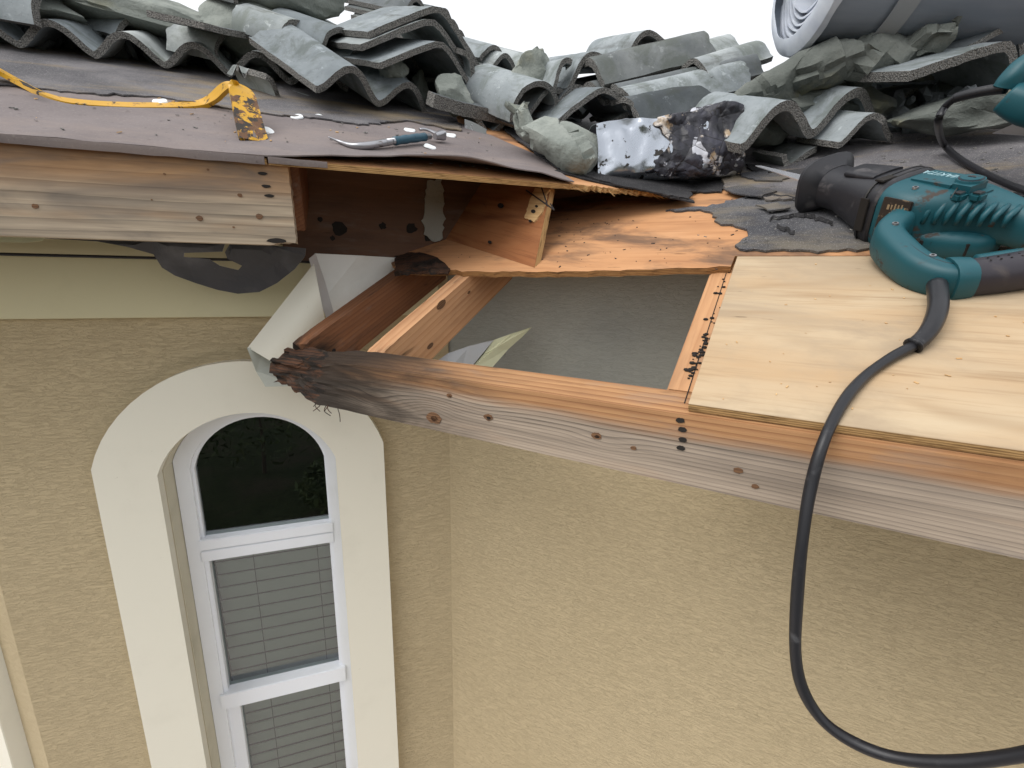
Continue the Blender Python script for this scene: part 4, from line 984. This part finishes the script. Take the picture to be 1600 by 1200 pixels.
# ------------------------------------------------------------------ tool materials
def chipped(name, col, chip, lo, hi, rough=.45, scale=30, chip2=None, metal=0.0, stretch=(1, 1, 1)):
    b = NB(name); v = b.co(stretch); n = b.noise(v, scale, 5, .65, .4); g = b.noise(v, scale * .25, 4, .6); f = b.noise(v, 300, 2, .5)
    c = b.mix(b.rng(g, .35, .75, 0, .35), col, tuple(q * .62 for q in col))
    m = b.rng(n, lo, hi); c = b.mix(m, c, chip)
    if chip2: c = b.mix(b.rng(b.noise(v, scale * 1.7, 4, .6), lo + .02, hi + .03), c, chip2)
    return b.done(c, b.math('ADD', rough, b.math('MULTIPLY', m, .25)), b.bump(b.math('ADD', b.math('MULTIPLY', m, -.6), b.math('MULTIPLY', f, .15)), .4, .0008), metal=metal, spec=.4)
M_TEAL = chipped('scuffed_teal_plastic', (.010, .078, .098), (.045, .034, .028), .575, .66, .45, 26)
M_RUB = chipped('worn_black_rubber', (.022, .022, .026), (.075, .07, .072), .56, .72, .5, 26)
M_GRIP = chipped('dark_purple_grey_grip', (.030, .026, .034), (.075, .062, .06), .55, .75, .45, 14)
M_STEEL = chipped('dull_steel', (.42, .42, .44), (.12, .085, .06), .58, .68, .32, 30, metal=.85)
M_BLADE = chipped('saw_blade_steel', (.75, .77, .82), (.45, .45, .48), .6, .75, .22, 20, metal=.7)
M_YELLOW = chipped('chipped_yellow_paint', (.62, .33, .012), (.04, .028, .02), .585, .63, .38, 30, chip2=(.15, .06, .02))
M_YELLOWC = chipped('rubbed_yellow_paint', (.62, .33, .012), (.03, .024, .02), .49, .53, .4, 26, chip2=(.13, .06, .025))
M_CORD = chipped('dusty_black_cord', (.016, .016, .019), (.07, .07, .075), .56, .8, .38, 40, stretch=(1, 1, 1))
M_TAPE = chipped('blue_tape', (.03, .09, .13), (.015, .015, .02), .58, .7, .35, 40)
M_CAP = paint('white_plastic_cap', (.82, .85, .86), amt=.1, rough=.35)
M_LABEL = chipped('worn_rating_label', (.028, .02, .016), (.16, .11, .065), .56, .64, .5, 120)
M_PRINT = NB('tan_print').done((.27, .19, .105), .6)
M_EMB = NB('pale_teal_lettering').done((.32, .48, .52), .45)

def loft_x(secs, seg=28, cap=True):
    """sections (x, cy, cz, half_y, half_z, power) joined along local x"""
    V, Fc = [], []
    for (x, cy, cz, a, b_, p) in secs:
        for k in range(seg):
            th = 2 * math.pi * k / seg; c, s_ = math.cos(th), math.sin(th)
            V.append((x, cy + math.copysign(abs(c) ** (2 / p), c) * a, cz + math.copysign(abs(s_) ** (2 / p), s_) * b_))
    n = len(secs)
    for i in range(n - 1):
        for k in range(seg): Fc.append((i * seg + k, i * seg + (k + 1) % seg, (i + 1) * seg + (k + 1) % seg, (i + 1) * seg + k))
    if cap: Fc.append(tuple(range(seg))[::-1]); Fc.append(tuple((n - 1) * seg + k for k in range(seg)))
    bm = bmesh.new(); vs = [bm.verts.new(v) for v in V]
    for f in Fc: bm.faces.new([vs[q] for q in f])
    return from_bm(bm)
def rbox(name, c, h, M, mat, parent, bev=.003, rot=None, seg=2):
    me = gridbox([-q for q in h], h, (1, 1, 1)); bm = bmesh.new(); bm.from_mesh(me)
    bmesh.ops.bevel(bm, geom=bm.edges[:], offset=bev, segments=seg, affect='EDGES', clamp_overlap=True); bm.to_mesh(me); bm.free()
    R = Matrix.Translation(Vector(c)) @ (rot or Matrix.Identity(4))
    return link(name, me, mat, M @ R, parent, True, 35)

# ------------------------------------------------------------------ reciprocating saw
S0, S1 = onB(1292, 290, .060), onB(1640, 366, .052)
sx = unit(S1 - S0); sz = unit(dB - (dB @ sx) * sx); sy = np.cross(sz, sx); MS = mtx(sx, sy, sz, S0)
saw = empty('reciprocating_saw', onB(1400, 400, .014), 'teal and black corded reciprocating saw lying on the new plywood', 'power saw')
saw_l = lambda p: [(np.array(p) - S0) @ sx, (np.array(p) - S0) @ sy, (np.array(p) - S0) @ sz]
prism('blade', [(-.205, .020), (-.195, .026), (.01, .018), (.01, -.014), (-.06, -.004), (-.195, .018)], -.0008, .0008, M_BLADE, MS, saw)
shoe = link('shoe', loft_x([(-.016, .008, 0, .052, .040, 3.2), (-.018, .008, 0, .061, .049, 3.2), (-.010, .007, 0, .063, .051, 3.2), (-.002, .005, 0, .056, .045, 3.0), (.014, .002, 0, .040, .036, 2.6)]), M_RUB, MS, saw, True, 50)
link('shoe_face', loft_x([(-.0185, .008, 0, .050, .038, 3.2), (-.0150, .008, 0, .050, .038, 3.2)]), M_PVC, MS, saw, True, 50)
link('boot', loft_x([(.010, .002, 0, .040, .035, 2.6), (.045, -.002, 0, .038, .034, 2.6), (.060, -.004, .001, .042, .037, 2.8), (.085, -.008, .001, .047, .041, 3.0), (.118, -.014, .0, .054, .046, 3.2), (.134, -.017, -.001, .056, .047, 3.2)]), M_RUB, MS, saw, True, 50)
link('boot_ridge', loft_x([(.050, -.004, .036, .022, .004, 3), (.056, -.006, .038, .026, .007, 3), (.100, -.012, .042, .030, .007, 3), (.118, -.014, .045, .031, .004, 3)]), M_RUB, MS, saw, True, 50)
link('collar', loft_x([(.130, -.016, -.001, .058, .049, 3.4), (.134, -.017, -.001, .064, .053, 3.6), (.158, -.021, -.001, .066, .054, 3.6), (.162, -.022, -.001, .063, .051, 3.6)]), M_RUB, MS, saw, True, 40)
for x_ in (.1405, .1515): link('collar_groove', loft_x([(x_ - .0012, -.0185, -.001, .0662, .0545, 3.6), (x_ + .0012, -.019, -.001, .0662, .0545, 3.6)]), M_PVC, MS, saw, True, 40)
for k, (y, z, a, b_) in enumerate(((-.055, .044, 0, 0), (-.0875, .005, 0, 0))):
    rbox('collar_slot', (.146, y, z + .008 if k == 0 else z), (.007, .014 if k == 0 else .0015, .0015 if k == 0 else .026), MS, M_DARKHOLE, saw, .0008)
body = link('motor_housing', loft_x([(.160, -.021, -.001, .061, .050, 4.2), (.166, -.022, -.001, .063, .0515, 4.2), (.205, -.025, -.001, .062, .050, 4.0), (.226, -.021, .001, .055, .047, 3.8), (.248, -.012, .003, .044, .042, 3.6), (.272, -.002, .004, .031, .035, 3.2), (.300, .005, .002, .023, .029, 2.8), (.340, .006, -.002, .022, .026, 2.6), (.375, .004, -.005, .024, .026, 2.6), (.398, -.002, -.007, .024, .024, 2.6), (.412, -.008, -.008, .014, .016, 2.4)], 36), M_TEAL, MS, saw, True, 60)
link('lower_housing', loft_x([(.176, -.040, -.024, .040, .026, 3.4), (.205, -.040, -.025, .040, .025, 3.4), (.240, -.034, -.026, .037, .024, 3.2), (.268, -.026, -.027, .031, .022, 3.0), (.288, -.018, -.027, .022, .018, 2.8), (.296, -.014, -.027, .012, .012, 2.6)]), M_TEAL, MS, saw, True, 60)
# raised top deck, speed dial, switch lugs and cooling ribs
rbox('top_pad', (.200, -.015, .0450), (.034, .030, .0075), MS, M_TEAL, body, .006)
rbox('dial_pad', (.240, -.020, .0420), (.022, .026, .012), MS, M_TEAL, body, .010)
def disc(name, c, r, h, mat, M, parent, seg=28, ring=None):
    bm = bmesh.new(); bmesh.ops.create_cone(bm, cap_ends=True, segments=seg, radius1=r, radius2=r * .95, depth=h); me = from_bm(bm)
    return link(name, me, mat, M @ Matrix.Translation(Vector(c)), parent, True, 35)
disc('dial', (.236, -.014, .0550), .017, .004, M_TEAL, MS, body); disc('dial_rim', (.236, -.014, .0560), .0150, .0036, M_GRIP, MS, body); disc('dial_face', (.236, -.014, .0568), .0132, .0038, M_TEAL, MS, body)
rbox('dial_mark', (.236, -.014, .0588), (.005, .0007, .0006), MS, M_GRIP, body, .0002)
for i in range(2): rbox('switch_lug', (.246 + i * .016, -.044 + i * .012, .042), (.0075, .0085, .0060), MS, M_TEAL, body, .003); rbox('switch_recess', (.246 + i * .016, -.045 + i * .012, .0478), (.0048, .0055, .0008), MS, M_PVC, body, .0006)
for i in range(8):
    x = .226 + i * .0105; y0 = -.064 + .0062 * i
    link('cooling_rib', tube_mesh([(x, y0 + .016, .039 - i * .0015), (x + .002, y0 + .004, .036 - i * .0015), (x + .003, y0 - .006, .022), (x + .003, y0 - .009, .008)], [.0036, .0042, .0040, .003], 8), M_TEAL, MS, body, True)
for i in range(6): rbox('vent_slot', (.236 + i * .0088, -.0705 + i * .0052, -.026), (.0024, .0022, .009), MS, M_DARKHOLE, body, .0006)
rbox('housing_seam', (.232, -.028, .0496), (.0006, .050, .0006), MS, M_PVC, body, .0001, Matrix.Rotation(.45, 4, 'Z'))
# rating label on the near flank, lines of print
ML = MS @ Matrix.Translation((.193, -.0845, .008)) @ Matrix.Rotation(math.radians(-4), 4, 'X') @ Matrix.Rotation(math.radians(2), 4, 'Z')
lb = rbox('rating_label', (0, 0, 0), (.021, .0022, .030), ML, M_LABEL, body, .001)
rr = random.Random(3)
for i in range(6):
    for j in range(4):
        if rr.random() < .2: continue
        rbox('label_print', (-.010 + i * .0048, -.0023, -.020 + j * .0125 + rr.uniform(-.001, .001)), (.0010 if i else .0017, .0003, rr.uniform(.003, .0055)), ML, M_PRINT, lb, .0001)
# name in raised letters along the top, reading from the far side
tc = bpy.data.curves.new('lettering', 'FONT'); tc.body = 'MAKITA'; tc.size = .0175; tc.extrude = .0006; tc.align_x = 'CENTER'; tc.shear = .25
to = bpy.data.objects.new('lettering_curve', tc); COL.objects.link(to); bpy.context.view_layer.update()
tm = bpy.data.meshes.new_from_object(to.evaluated_get(bpy.context.evaluated_depsgraph_get())); bpy.data.objects.remove(to)
link('lettering', tm, M_EMB, MS @ Matrix.Translation((.194, .000, .0527)) @ Matrix.Rotation(math.pi, 4, 'Z') @ Matrix.Diagonal((.85, 1, 1, 1)), body)
# D handle: front strut, corner, rubber grip, trigger
strut = catmull([(.206, -.044, .002), (.204, -.080, -.002), (.216, -.116, -.008), (.252, -.137, -.014), (.290, -.150, -.019), (.318, -.149, -.021), (.338, -.138, -.021)], 6)
k = len(strut); link('handle_strut', tube_mesh(strut, [(.0200 - .003 * abs(i / (k - 1) - .5), .030 - .008 * i / (k - 1)) for i in range(k)], 20, (0, 0, 1), 3.0), M_TEAL, MS, saw, True, 60)
rbox('handle_rib', (.270, -.143, -.004), (.020, .006, .008), MS, M_TEAL, saw, .005, Matrix.Rotation(-.5, 4, 'Z'))
grip = catmull([(.326, -.145, -.021), (.345, -.114, -.020), (.365, -.070, -.018), (.384, -.028, -.013), (.396, -.002, -.008)], 6)
k = len(grip); link('grip', tube_mesh(grip, [(.0225 + .002 * math.sin(math.pi * i / (k - 1)), .0235) for i in range(k)], 20, (0, 0, 1), 2.3), M_GRIP, MS, saw, True, 60)
link('handle_collar', tube_mesh(grip[:5], [(.0262, .0268), (.0266, .0272), (.0264, .0268), (.0258, .0262), (.0246, .0252)], 20, (0, 0, 1), 2.6), M_TEAL, MS, saw, True, 60)
link('handle_seam', tube_mesh([(p[0], p[1], p[2] + .0295 - .008 * i / (len(strut) - 1)) for i, p in enumerate(strut)][3:-4], .0009, 6), M_PVC, MS, saw, True)
for q_ in ((.222, -.118, .0190), (.300, -.146, .0040), (.196, -.060, .0490)):
    disc('screw', q_, .0042, .0030, M_STEEL, MS, saw, 14); disc('screw_socket', (q_[0], q_[1], q_[2] + .0012), .0020, .0014, M_DARKHOLE, MS, saw, 8)
link('trigger', tube_mesh(catmull([(.324, -.094, -.016), (.340, -.064, -.014), (.358, -.034, -.012)], 5), .0115, 12, (0, 0, 1), 2.5), M_TEAL, MS, saw, True)
for i in range(10): disc('grip_dimple', (.342 + (i % 5) * .0045 + (i // 5) * .006, -.112 + (i % 5) * .0105 - (i // 5) * .004, .0045), .0012, .0008, M_DARKHOLE, MS, saw, 8)
# cord: strain relief, run over the sheet edge, long hanging loop
c0 = onB(1464, 446, .034); relief = [c0, onB(1466, 478, .034), onB(1458, 505, .030), onB(1444, 526, .024), onB(1426, 541, .020)]
rp = catmull(relief, 6); k = len(rp)
link('strain_relief', tube_mesh(rp, [.0112 - .0026 * i / (k - 1) for i in range(k)], 14, dB), M_CORD, None, saw, True)
link('strain_relief_rim', tube_mesh([rp[-2], rp[-1]], [.0104, .0104], 14, dB), M_CORD, None, saw, True)
cord = [onB(1426, 541, .020), onB(1392, 559, .0185), onB(1352, 588, .0180), onB(1318, 628, .0185)]
cord += [wallB(1287, 690, -.020), wallB(1266, 765, -.035), wallB(1253, 850, -.048), wallB(1245, 940, -.055), wallB(1243, 1020, -.060), wallB(1254, 1076, -.062), wallB(1284, 1124, -.064), wallB(1330, 1158, -.066), wallB(1392, 1182, -.070), wallB(1470, 1191, -.075), wallB(1550, 1186, -.08), wallB(1660, 1165, -.09), wallB(1800, 1120, -.10)]
link('power_cord', tube_mesh(catmull(cord, 8), [.0058 + .00025 * math.sin(i * .37) for i in range(8 * (len(cord) - 1) + 1)], 14, nB), M_CORD, None, saw, True)

# ------------------------------------------------------------------ circular saw at the right edge
C0 = CAM + sight(1655, 150) * 1.16; cx_ = unit(uB * .8 - sB * .6); cz_ = dB; cy_ = np.cross(cz_, cx_); MCS = mtx(cx_, cy_, cz_, C0)
cs = empty('circular_saw', onB(1660, 205, .02), 'teal corded circular saw half out of frame at the right edge', 'power saw')
hp = [CAM + sight(x, y) * d for x, y, d in ((1571, 137, 1.15), (1582, 122, 1.15), (1602, 103, 1.16), (1640, 85, 1.18), (1690, 92, 1.2), (1715, 130, 1.22))]
hq = catmull(hp, 6); link('handle', tube_mesh(hq, [(.014, .016)] * len(hq), 16, dB, 2.6), M_TEAL, None, cs, True)
pth = [CAM + sight(x, y) * d for x, y, d in ((1574, 150, 1.15), (1620, 168, 1.15), (1680, 160, 1.18), (1740, 140, 1.22))]
link('motor_housing', tube_mesh(catmull(pth, 6), [(.022 + .001 * i, .020 + .0012 * i) for i in range(19)], 18, dB, 3), M_TEAL, None, cs, True)
plate('base_plate', [CAM + sight(x, y) * d for x, y, d in ((1550, 208, 1.30), (1602, 186, 1.24), (1760, 150, 1.22), (1800, 205, 1.16), (1640, 214, 1.22))], .003, M_STEEL, cs)
bmg = bmesh.new(); bmesh.ops.create_cone(bmg, cap_ends=True, segments=36, radius1=.09, radius2=.088, depth=.03)
link('blade_guard', from_bm(bmg), M_STEEL, mtx(cx_, cz_, -cy_, CAM + sight(1740, 170) * 1.30), cs, True, 40)
cc = [CAM + sight(x, y) * d for x, y, d in ((1573, 138, 1.15), (1545, 141, 1.16), (1515, 147, 1.17), (1493, 153, 1.18))]
link('strain_relief', tube_mesh(catmull(cc, 5), .0078, 12), M_CORD, None, cs, True)
cc = [cc[-1], CAM + sight(1476, 168) * 1.19, CAM + sight(1466, 192) * 1.19] + [onB(x, y, h) for x, y, h in ((1474, 224, .045), (1502, 250, .032), (1550, 276, .027), (1602, 298, .027), (1700, 330, .027), (1820, 360, .027))]
link('power_cord', tube_mesh(catmull(cc, 8), .0058, 12), M_CORD, None, cs, True)

# ------------------------------------------------------------------ pry bar
pb = empty('pry_bar', onA(400, 219, .015), 'chipped yellow flat pry bar with hooked end on the underlayment', 'pry bar')
pp = [onA(-60, 86, .060), onA(-10, 104, .042), onA(28, 124, .028), onA(75, 148, .018), (onA(120, 158, .0165)), onA(200, 163, .0165), onA(280, 163, .0165), onA(312, 160, .020)]
e_ = pp[-1]; ax = unit(pp[-1] - pp[-4]); wv = unit(np.cross(dA, ax)); foot = onA(398, 219, .016)
q_ = lambda px, py, t: CAM + sight(px, py) * (np.linalg.norm(e_ - CAM) * (1 - t) + np.linalg.norm(foot - CAM) * t)
pp += [q_(330, 152, .10), q_(343, 140, .2), q_(354, 132, .3), q_(366, 130, .4), q_(376, 137, .5), q_(382, 155, .62), q_(389, 185, .8), foot]
ctr = catmull(pp, 5); n_ = len(ctr); rows = []
wl_ = wv if wv @ (CAM - e_) > 0 else -wv
for i, c_ in enumerate(ctr):
    t = i / (n_ - 1); w_ = .0215 + .004 * max(0, (t - .75) / .25) + .006 * max(0, (.16 - t) / .16)
    wd = wl_
    if t > .70:
        k = min(1, (t - .70) / .15); tgt = unit(uA * -.93 + nA * -.36); wd = unit(wl_ * (1 - k) + tgt * k)
    rows.append([c_ + wd * w_ * s_ for s_ in (-1, -.94, -.5, 0, .5, .94, 1)])
o = sheet('bar', rows, .0085, M_YELLOW, None, pb, 0, True, 50)
o.data.materials.append(M_YELLOWC)
nr = len(rows)
for poly in o.data.polygons:
    vi = [v % (nr * 7) // 7 for v in poly.vertices]
    if min(vi) > nr * .84: poly.material_index = 1
fd = unit(foot - ctr[-6])                                                       # nail notch in the hooked claw
wd = unit(rows[-1][-1] - rows[-1][0]); fn_ = np.cross(wd, fd)
if fn_ @ (CAM - foot) < 0: fn_ = -fn_
plate('nail_notch', [foot + fn_ * .0068 + wd * .0035 + fd * .0006, foot + fn_ * .0068 - wd * .0035 + fd * .0006, foot + fn_ * .0068 - fd * .022], .0006, M_FELT, pb)
a = onA(38, 128, .036); tx = unit(ctr[14] - ctr[8]); ty = unit(np.cross(dA, tx))
sl = [onA(x, y, .0345) for x, y in ((30, 125), (42, 130), (56, 138), (60, 140), (50, 138), (36, 132))]
plate('nail_slot', sl, .001, M_DARKHOLE, pb)

# ------------------------------------------------------------------ hammer
hm = empty('hammer', onA(620, 222, .016), 'small steel pick hammer with blue taped grip on the felt', 'hammer')
hh = lambda x, y, h: onA(x, y, h)
pk = catmull([hh(513, 214, .024), hh(530, 221, .019), hh(548, 227, .019), hh(566, 228, .021), hh(590, 225, .024), (hh(612, 221, .026))], 6); k = len(pk)
link('pick', tube_mesh(pk, [(.0012 + .0065 * min(1, i / (k * .55)), .0010 + .0055 * min(1, i / (k * .55))) for i in range(k)], 12, dA, 3), M_STEEL, None, hm, True)
hd = [hh(605, 222, .026), hh(640, 217, .028), hh(672, 213, .030)]
link('handle', tube_mesh(hd, .0066, 12, dA), M_STEEL, None, hm, True)
link('tape_grip', tube_mesh(catmull([hh(616, 220.5, .0265), hh(640, 217, .028), hh(664, 214, .0295)], 5), [.0088 + .0006 * math.sin(i * 2.1) for i in range(11)], 14, dA), M_TAPE, None, hm, True)
hx = unit(hd[2] - hd[0]); hz = unit(dA - (dA @ hx) * hx); MH = mtx(hx, np.cross(hz, hx), hz, hh(686, 212, .030))
link('head', loft_x([(-.014, 0, 0, .007, .007, 2.5), (.0, 0, 0, .0085, .009, 3), (.008, 0, 0, .0098, .0105, 4), (.015, 0, 0, .0098, .0105, 4)]), M_STEEL, MH, hm, True, 40)
cl_ = catmull([(-.004, .006, .004), (-.010, .020, .007), (-.020, .030, .009), (-.030, .033, .008)], 5)
link('claw', tube_mesh(cl_, [(.0075 - .0002 * i, .0030) for i in range(len(cl_))], 10, (0, 0, 1), 3), M_STEEL, MH, hm, True)

# ------------------------------------------------------------------ nail caps and metal clip
spots = [(464, 182, 'left of the pair below the slanted tile'), (497, 182, 'right of the pair below the slanted tile'), (417, 204, 'behind the hooked claw of the pry bar'), (672, 229, 'in front of the hammer head'), (640, 203, 'behind the hammer handle'), (704, 211, 'just right of the hammer head'), (250, 158, 'behind the straight part of the pry bar')]
for i, (x, y, lab) in enumerate(spots):
    r_ = random.Random(i); p = onA(x, y, .0172); bmc = bmesh.new(); bmesh.ops.create_cone(bmc, cap_ends=True, segments=22, radius1=.0145, radius2=.013, depth=.0022)
    for v in bmc.verts: v.co.z += .0016 * math.sin(v.co.x * 180 + i)
    o = link('nail_cap', from_bm(bmc), M_CAP, Matrix.Translation(Vector(p.tolist())) @ MDA.to_3x3().to_4x4() @ Matrix.Rotation(math.radians(r_.uniform(3, 9)), 4, 'X') @ Matrix.Rotation(math.radians(r_.uniform(-5, 5)), 4, 'Y'), None, True, 40)
    tag(o, 'white plastic nail cap ' + lab, 'nail cap', 'white nail caps on the felt', 'thing')
cp = [CAM + sight(x, y) * 1.36 for x, y in ((726, 186), (738, 190), (752, 197), (760, 202), (760, 210), (748, 207), (726, 200))]
o = plate('metal_clip', cp, .0012, M_BLADE, None); tag(o, 'small bright bent metal clip by the dark slab', 'metal clip', kind='thing')

# ------------------------------------------------------------------ shiny flashing with tar
b = NB('bright_flashing_metal'); n = b.noise(b.co(), 9, 4, .6); M_SHINY = b.done(b.mix(b.rng(b.noise(b.co(), 34, 4, .6), .62, .66), (.44, .47, .52), (.05, .045, .04)), b.rng(n, .3, .7, .2, .42), b.bump(n, .5, .012), metal=.9)
b = NB('cracked_tar'); v = b.co(); cr = b.vor(v, 19, 'DISTANCE_TO_EDGE'); n = b.noise(v, 13, 5, .65, .5); n2 = b.noise(v, 7, 5, .65)
c = b.mix(b.rng(n, .35, .7), (.010, .010, .014), (.055, .055, .075)); c = b.mix(b.rng(n2, .52, .56), c, b.mix(b.rng(b.noise(v, 40, 4, .6), .4, .6), (.40, .29, .18), (.62, .58, .54))); c = b.mix(b.rng(b.noise(v, 20, 4, .6, .6), .60, .63), c, (.50, .51, .56))
c = b.mix(b.rng(cr, .0, .02, 1, 0), c, (.006, .005, .005))
M_TARMIX = b.done(c, b.rng(n, .3, .7, .3, .75), b.bump(b.math('ADD', b.math('MULTIPLY', cr, 2.0), n), .9, .008), spec=.5)
fl = empty('flashing', CAM + sight(1040, 285) * 1.3, 'bent shiny metal flashing half coated in cracked black tar', 'flashing')
A_ = CAM + sight(936, 282) * 1.22; B_ = CAM + sight(1156, 268) * 1.34; fx = unit(B_ - A_); fL = np.linalg.norm(B_ - A_); fz = unit(Z * .96 + nB * .1); fz = unit(fz - (fz @ fx) * fx); fy = np.cross(fz, fx)
if fy @ (A_ - CAM) < 0: fy = -fy
def fl_pt(t, s_, off=0.0, lump=0.0):
    """t along, s_ round the section: under edge, rounded belly, face, top flange"""
    H = .125 + .022 * t + .006 * math.sin(t * 9)
    prof_ = [(.07, .004), (.02, .000), (.003, .014), (0, .045), (.002, H * .8), (.008, H), (.05, H + .012), (.11, H + .014)]
    k = s_ * (len(prof_) - 1); i = min(int(k), len(prof_) - 2); f = k - i; a_, c_ = prof_[i], prof_[i + 1]
    d_, z_ = a_[0] + (c_[0] - a_[0]) * f, a_[1] + (c_[1] - a_[1]) * f
    d_ += .013 * N1(t * 5, s_ * 4, 2) + .006 * N1(t * 14, s_ * 9) - off; z_ += .006 * N1(t * 6, 3, s_ * 3) + off * .5 * (s_ > .6)
    if lump: d_ -= lump * (N1(t * 9, s_ * 8, 5) + .35 * N1(t * 30, s_ * 22, 1)); z_ += lump * .6 * N1(t * 20, s_ * 15, 9)
    return A_ + fx * (t * fL) + fy * d_ + fz * z_
sheet('channel', [[fl_pt(i / 50, j / 35) for j in range(36)] for i in range(51)], .0012, M_SHINY, None, fl)
rows = []
for i in range(61):
    r0 = []
    for j in range(41):
        s_ = .16 + .78 * j / 40; t0 = .42 + .16 * N1(s_ * 5, 1) + .06 * N1(s_ * 17, 4) + (.08 if s_ > .72 else 0) ; t = t0 + (1.02 - t0) * i / 60
        r0.append(fl_pt(t, s_, .004, .011))
    rows.append(r0)
sheet('tar_coating', rows, .003, M_TARMIX, None, fl, 0, True, 55)

# ------------------------------------------------------------------ roll of roofing membrane
b = NB('grey_blue_film'); n = b.noise(b.co((2, 14, 14)), 1., 4, .6); M_FILM = b.done(b.mix(b.rng(n, .3, .7), (.19, .225, .28), (.27, .305, .36)), .38, b.bump(n, .25, .004), spec=.5)
b = NB('pale_film_layers'); n = b.noise(b.co((4, 20, 20)), 1., 4, .6); M_FILM2 = b.done(b.mix(b.rng(n, .3, .7), (.50, .54, .62), (.62, .66, .72)), .4, spec=.4)
rl = empty('membrane_roll', CAM + sight(1400, 75) * 1.66, 'thick roll of grey blue roofing membrane resting on the mortar ridge', 'roll')
RA, RB = CAM + sight(1270, -54) * 1.62, CAM + sight(1604, -44) * 1.86; rx_ = unit(RB - RA); RL = np.linalg.norm(RB - RA); rz_ = unit(Z - (Z @ rx_) * rx_); ry_ = np.cross(rz_, rx_); MR = mtx(rx_, ry_, rz_, RA)
RR = .172
def spiral(r0, r1, turns, x0, x1, n, ph=0.0, wob=.003):
    rows = []
    for i in range(n + 1):
        t = i / n; th = ph + t * turns * 2 * math.pi; r = r0 + (r1 - r0) * t + wob * N1(th * .7, 2) * (t < .97)
        sq = 1 - .05 * math.sin(th) ** 2; e = .006 * N1(th * .9, 7) + .003 * N1(th * 3, 5)
        rows.append([(x0 + e + (x1 - x0) * q, r * math.cos(th) * sq, r * math.sin(th) * sq) for q in (0, .02, .5, 1)])
    return rows
sheet('inner_layers', spiral(.075, RR - .008, 7, .012, RL - .004, 420), .0045, M_FILM2, MR, rl)
sheet('outer_film', spiral(RR - .004, RR, 1.08, 0, RL, 90, -2.2, .0015), .0018, M_FILM, MR, rl)
sheet('film_end', [[(x_, (RR - .006 + d_) * math.cos(t), (RR - .006 + d_) * math.sin(t)) for x_, d_ in ((-.014 + .006 * N1(t * 2), -.028), (-.012, -.010), (.002, .0075), (.016 + .010 * N1(t * 3), .0095))] for t in np.linspace(0, 6.2832, 60)], .0012, M_FILM2, MR, rl)
sheet('tape_band', [[(RL * .30 + x_ + .015 * math.sin(t), (RR + .0035) * math.cos(t), (RR + .0035) * math.sin(t)) for x_ in (0, .045)] for t in np.linspace(0, 6.2832, 48)], .0008, paint('pale_tape', (.30, .32, .34), amt=.2, rough=.4), MR, rl)

# ------------------------------------------------------------------ sawdust, chips and grit left by the work
random.seed(77)
def litter(name, n, pick, size, mat, label, M_):
    bm = bmesh.new()
    for i in range(n):
        u, s_, h = pick(); k = size * rnd(.4, 1.6); a = rnd(0, 6.283); e = rnd(1.0, 3.2)
        m_ = Matrix.Translation((u, s_, h)) @ Matrix.Rotation(a, 4, 'Z') @ Matrix.Rotation(rnd(-.4, .4), 4, 'X') @ Matrix.Diagonal((k * e, k, k * .4, 1)); bmesh.ops.create_cube(bm, size=1, matrix=m_)
    o = link(name, from_bm(bm), mat, M_); tag(o, label, 'debris', kind='stuff')
litter('grit', 180, lambda: (rnd(-1.1, .5), rnd(.02, .66) , .0165), .0022, M_TEDGE, 'grey tile grit scattered over the left felt', MDA)
litter('wood_chips', 45, lambda: (rnd(-.9, .5), rnd(.02, .5), .0165), .0024, M_TUFT, 'pale wood chips scattered over the left felt', MDA)
litter('roof_grit', 420, lambda: (rnd(.05, 1.3), rnd(.47, 1.2), .0235), .0024, M_TEDGE, 'grit scattered over the cap sheet', MDB)
litter('sawdust', 120, lambda: (rnd(.16, 1.0), rnd(.02, .42), .0134), .0013, M_TUFT, 'sawdust crumbs on the new plywood', MDB)
litter('dark_crumbs', 90, lambda: (rnd(-.5, .14), rnd(.37, .66), .0132), .0016, M_TAR, 'dark crumbs on the old plywood', MDB)
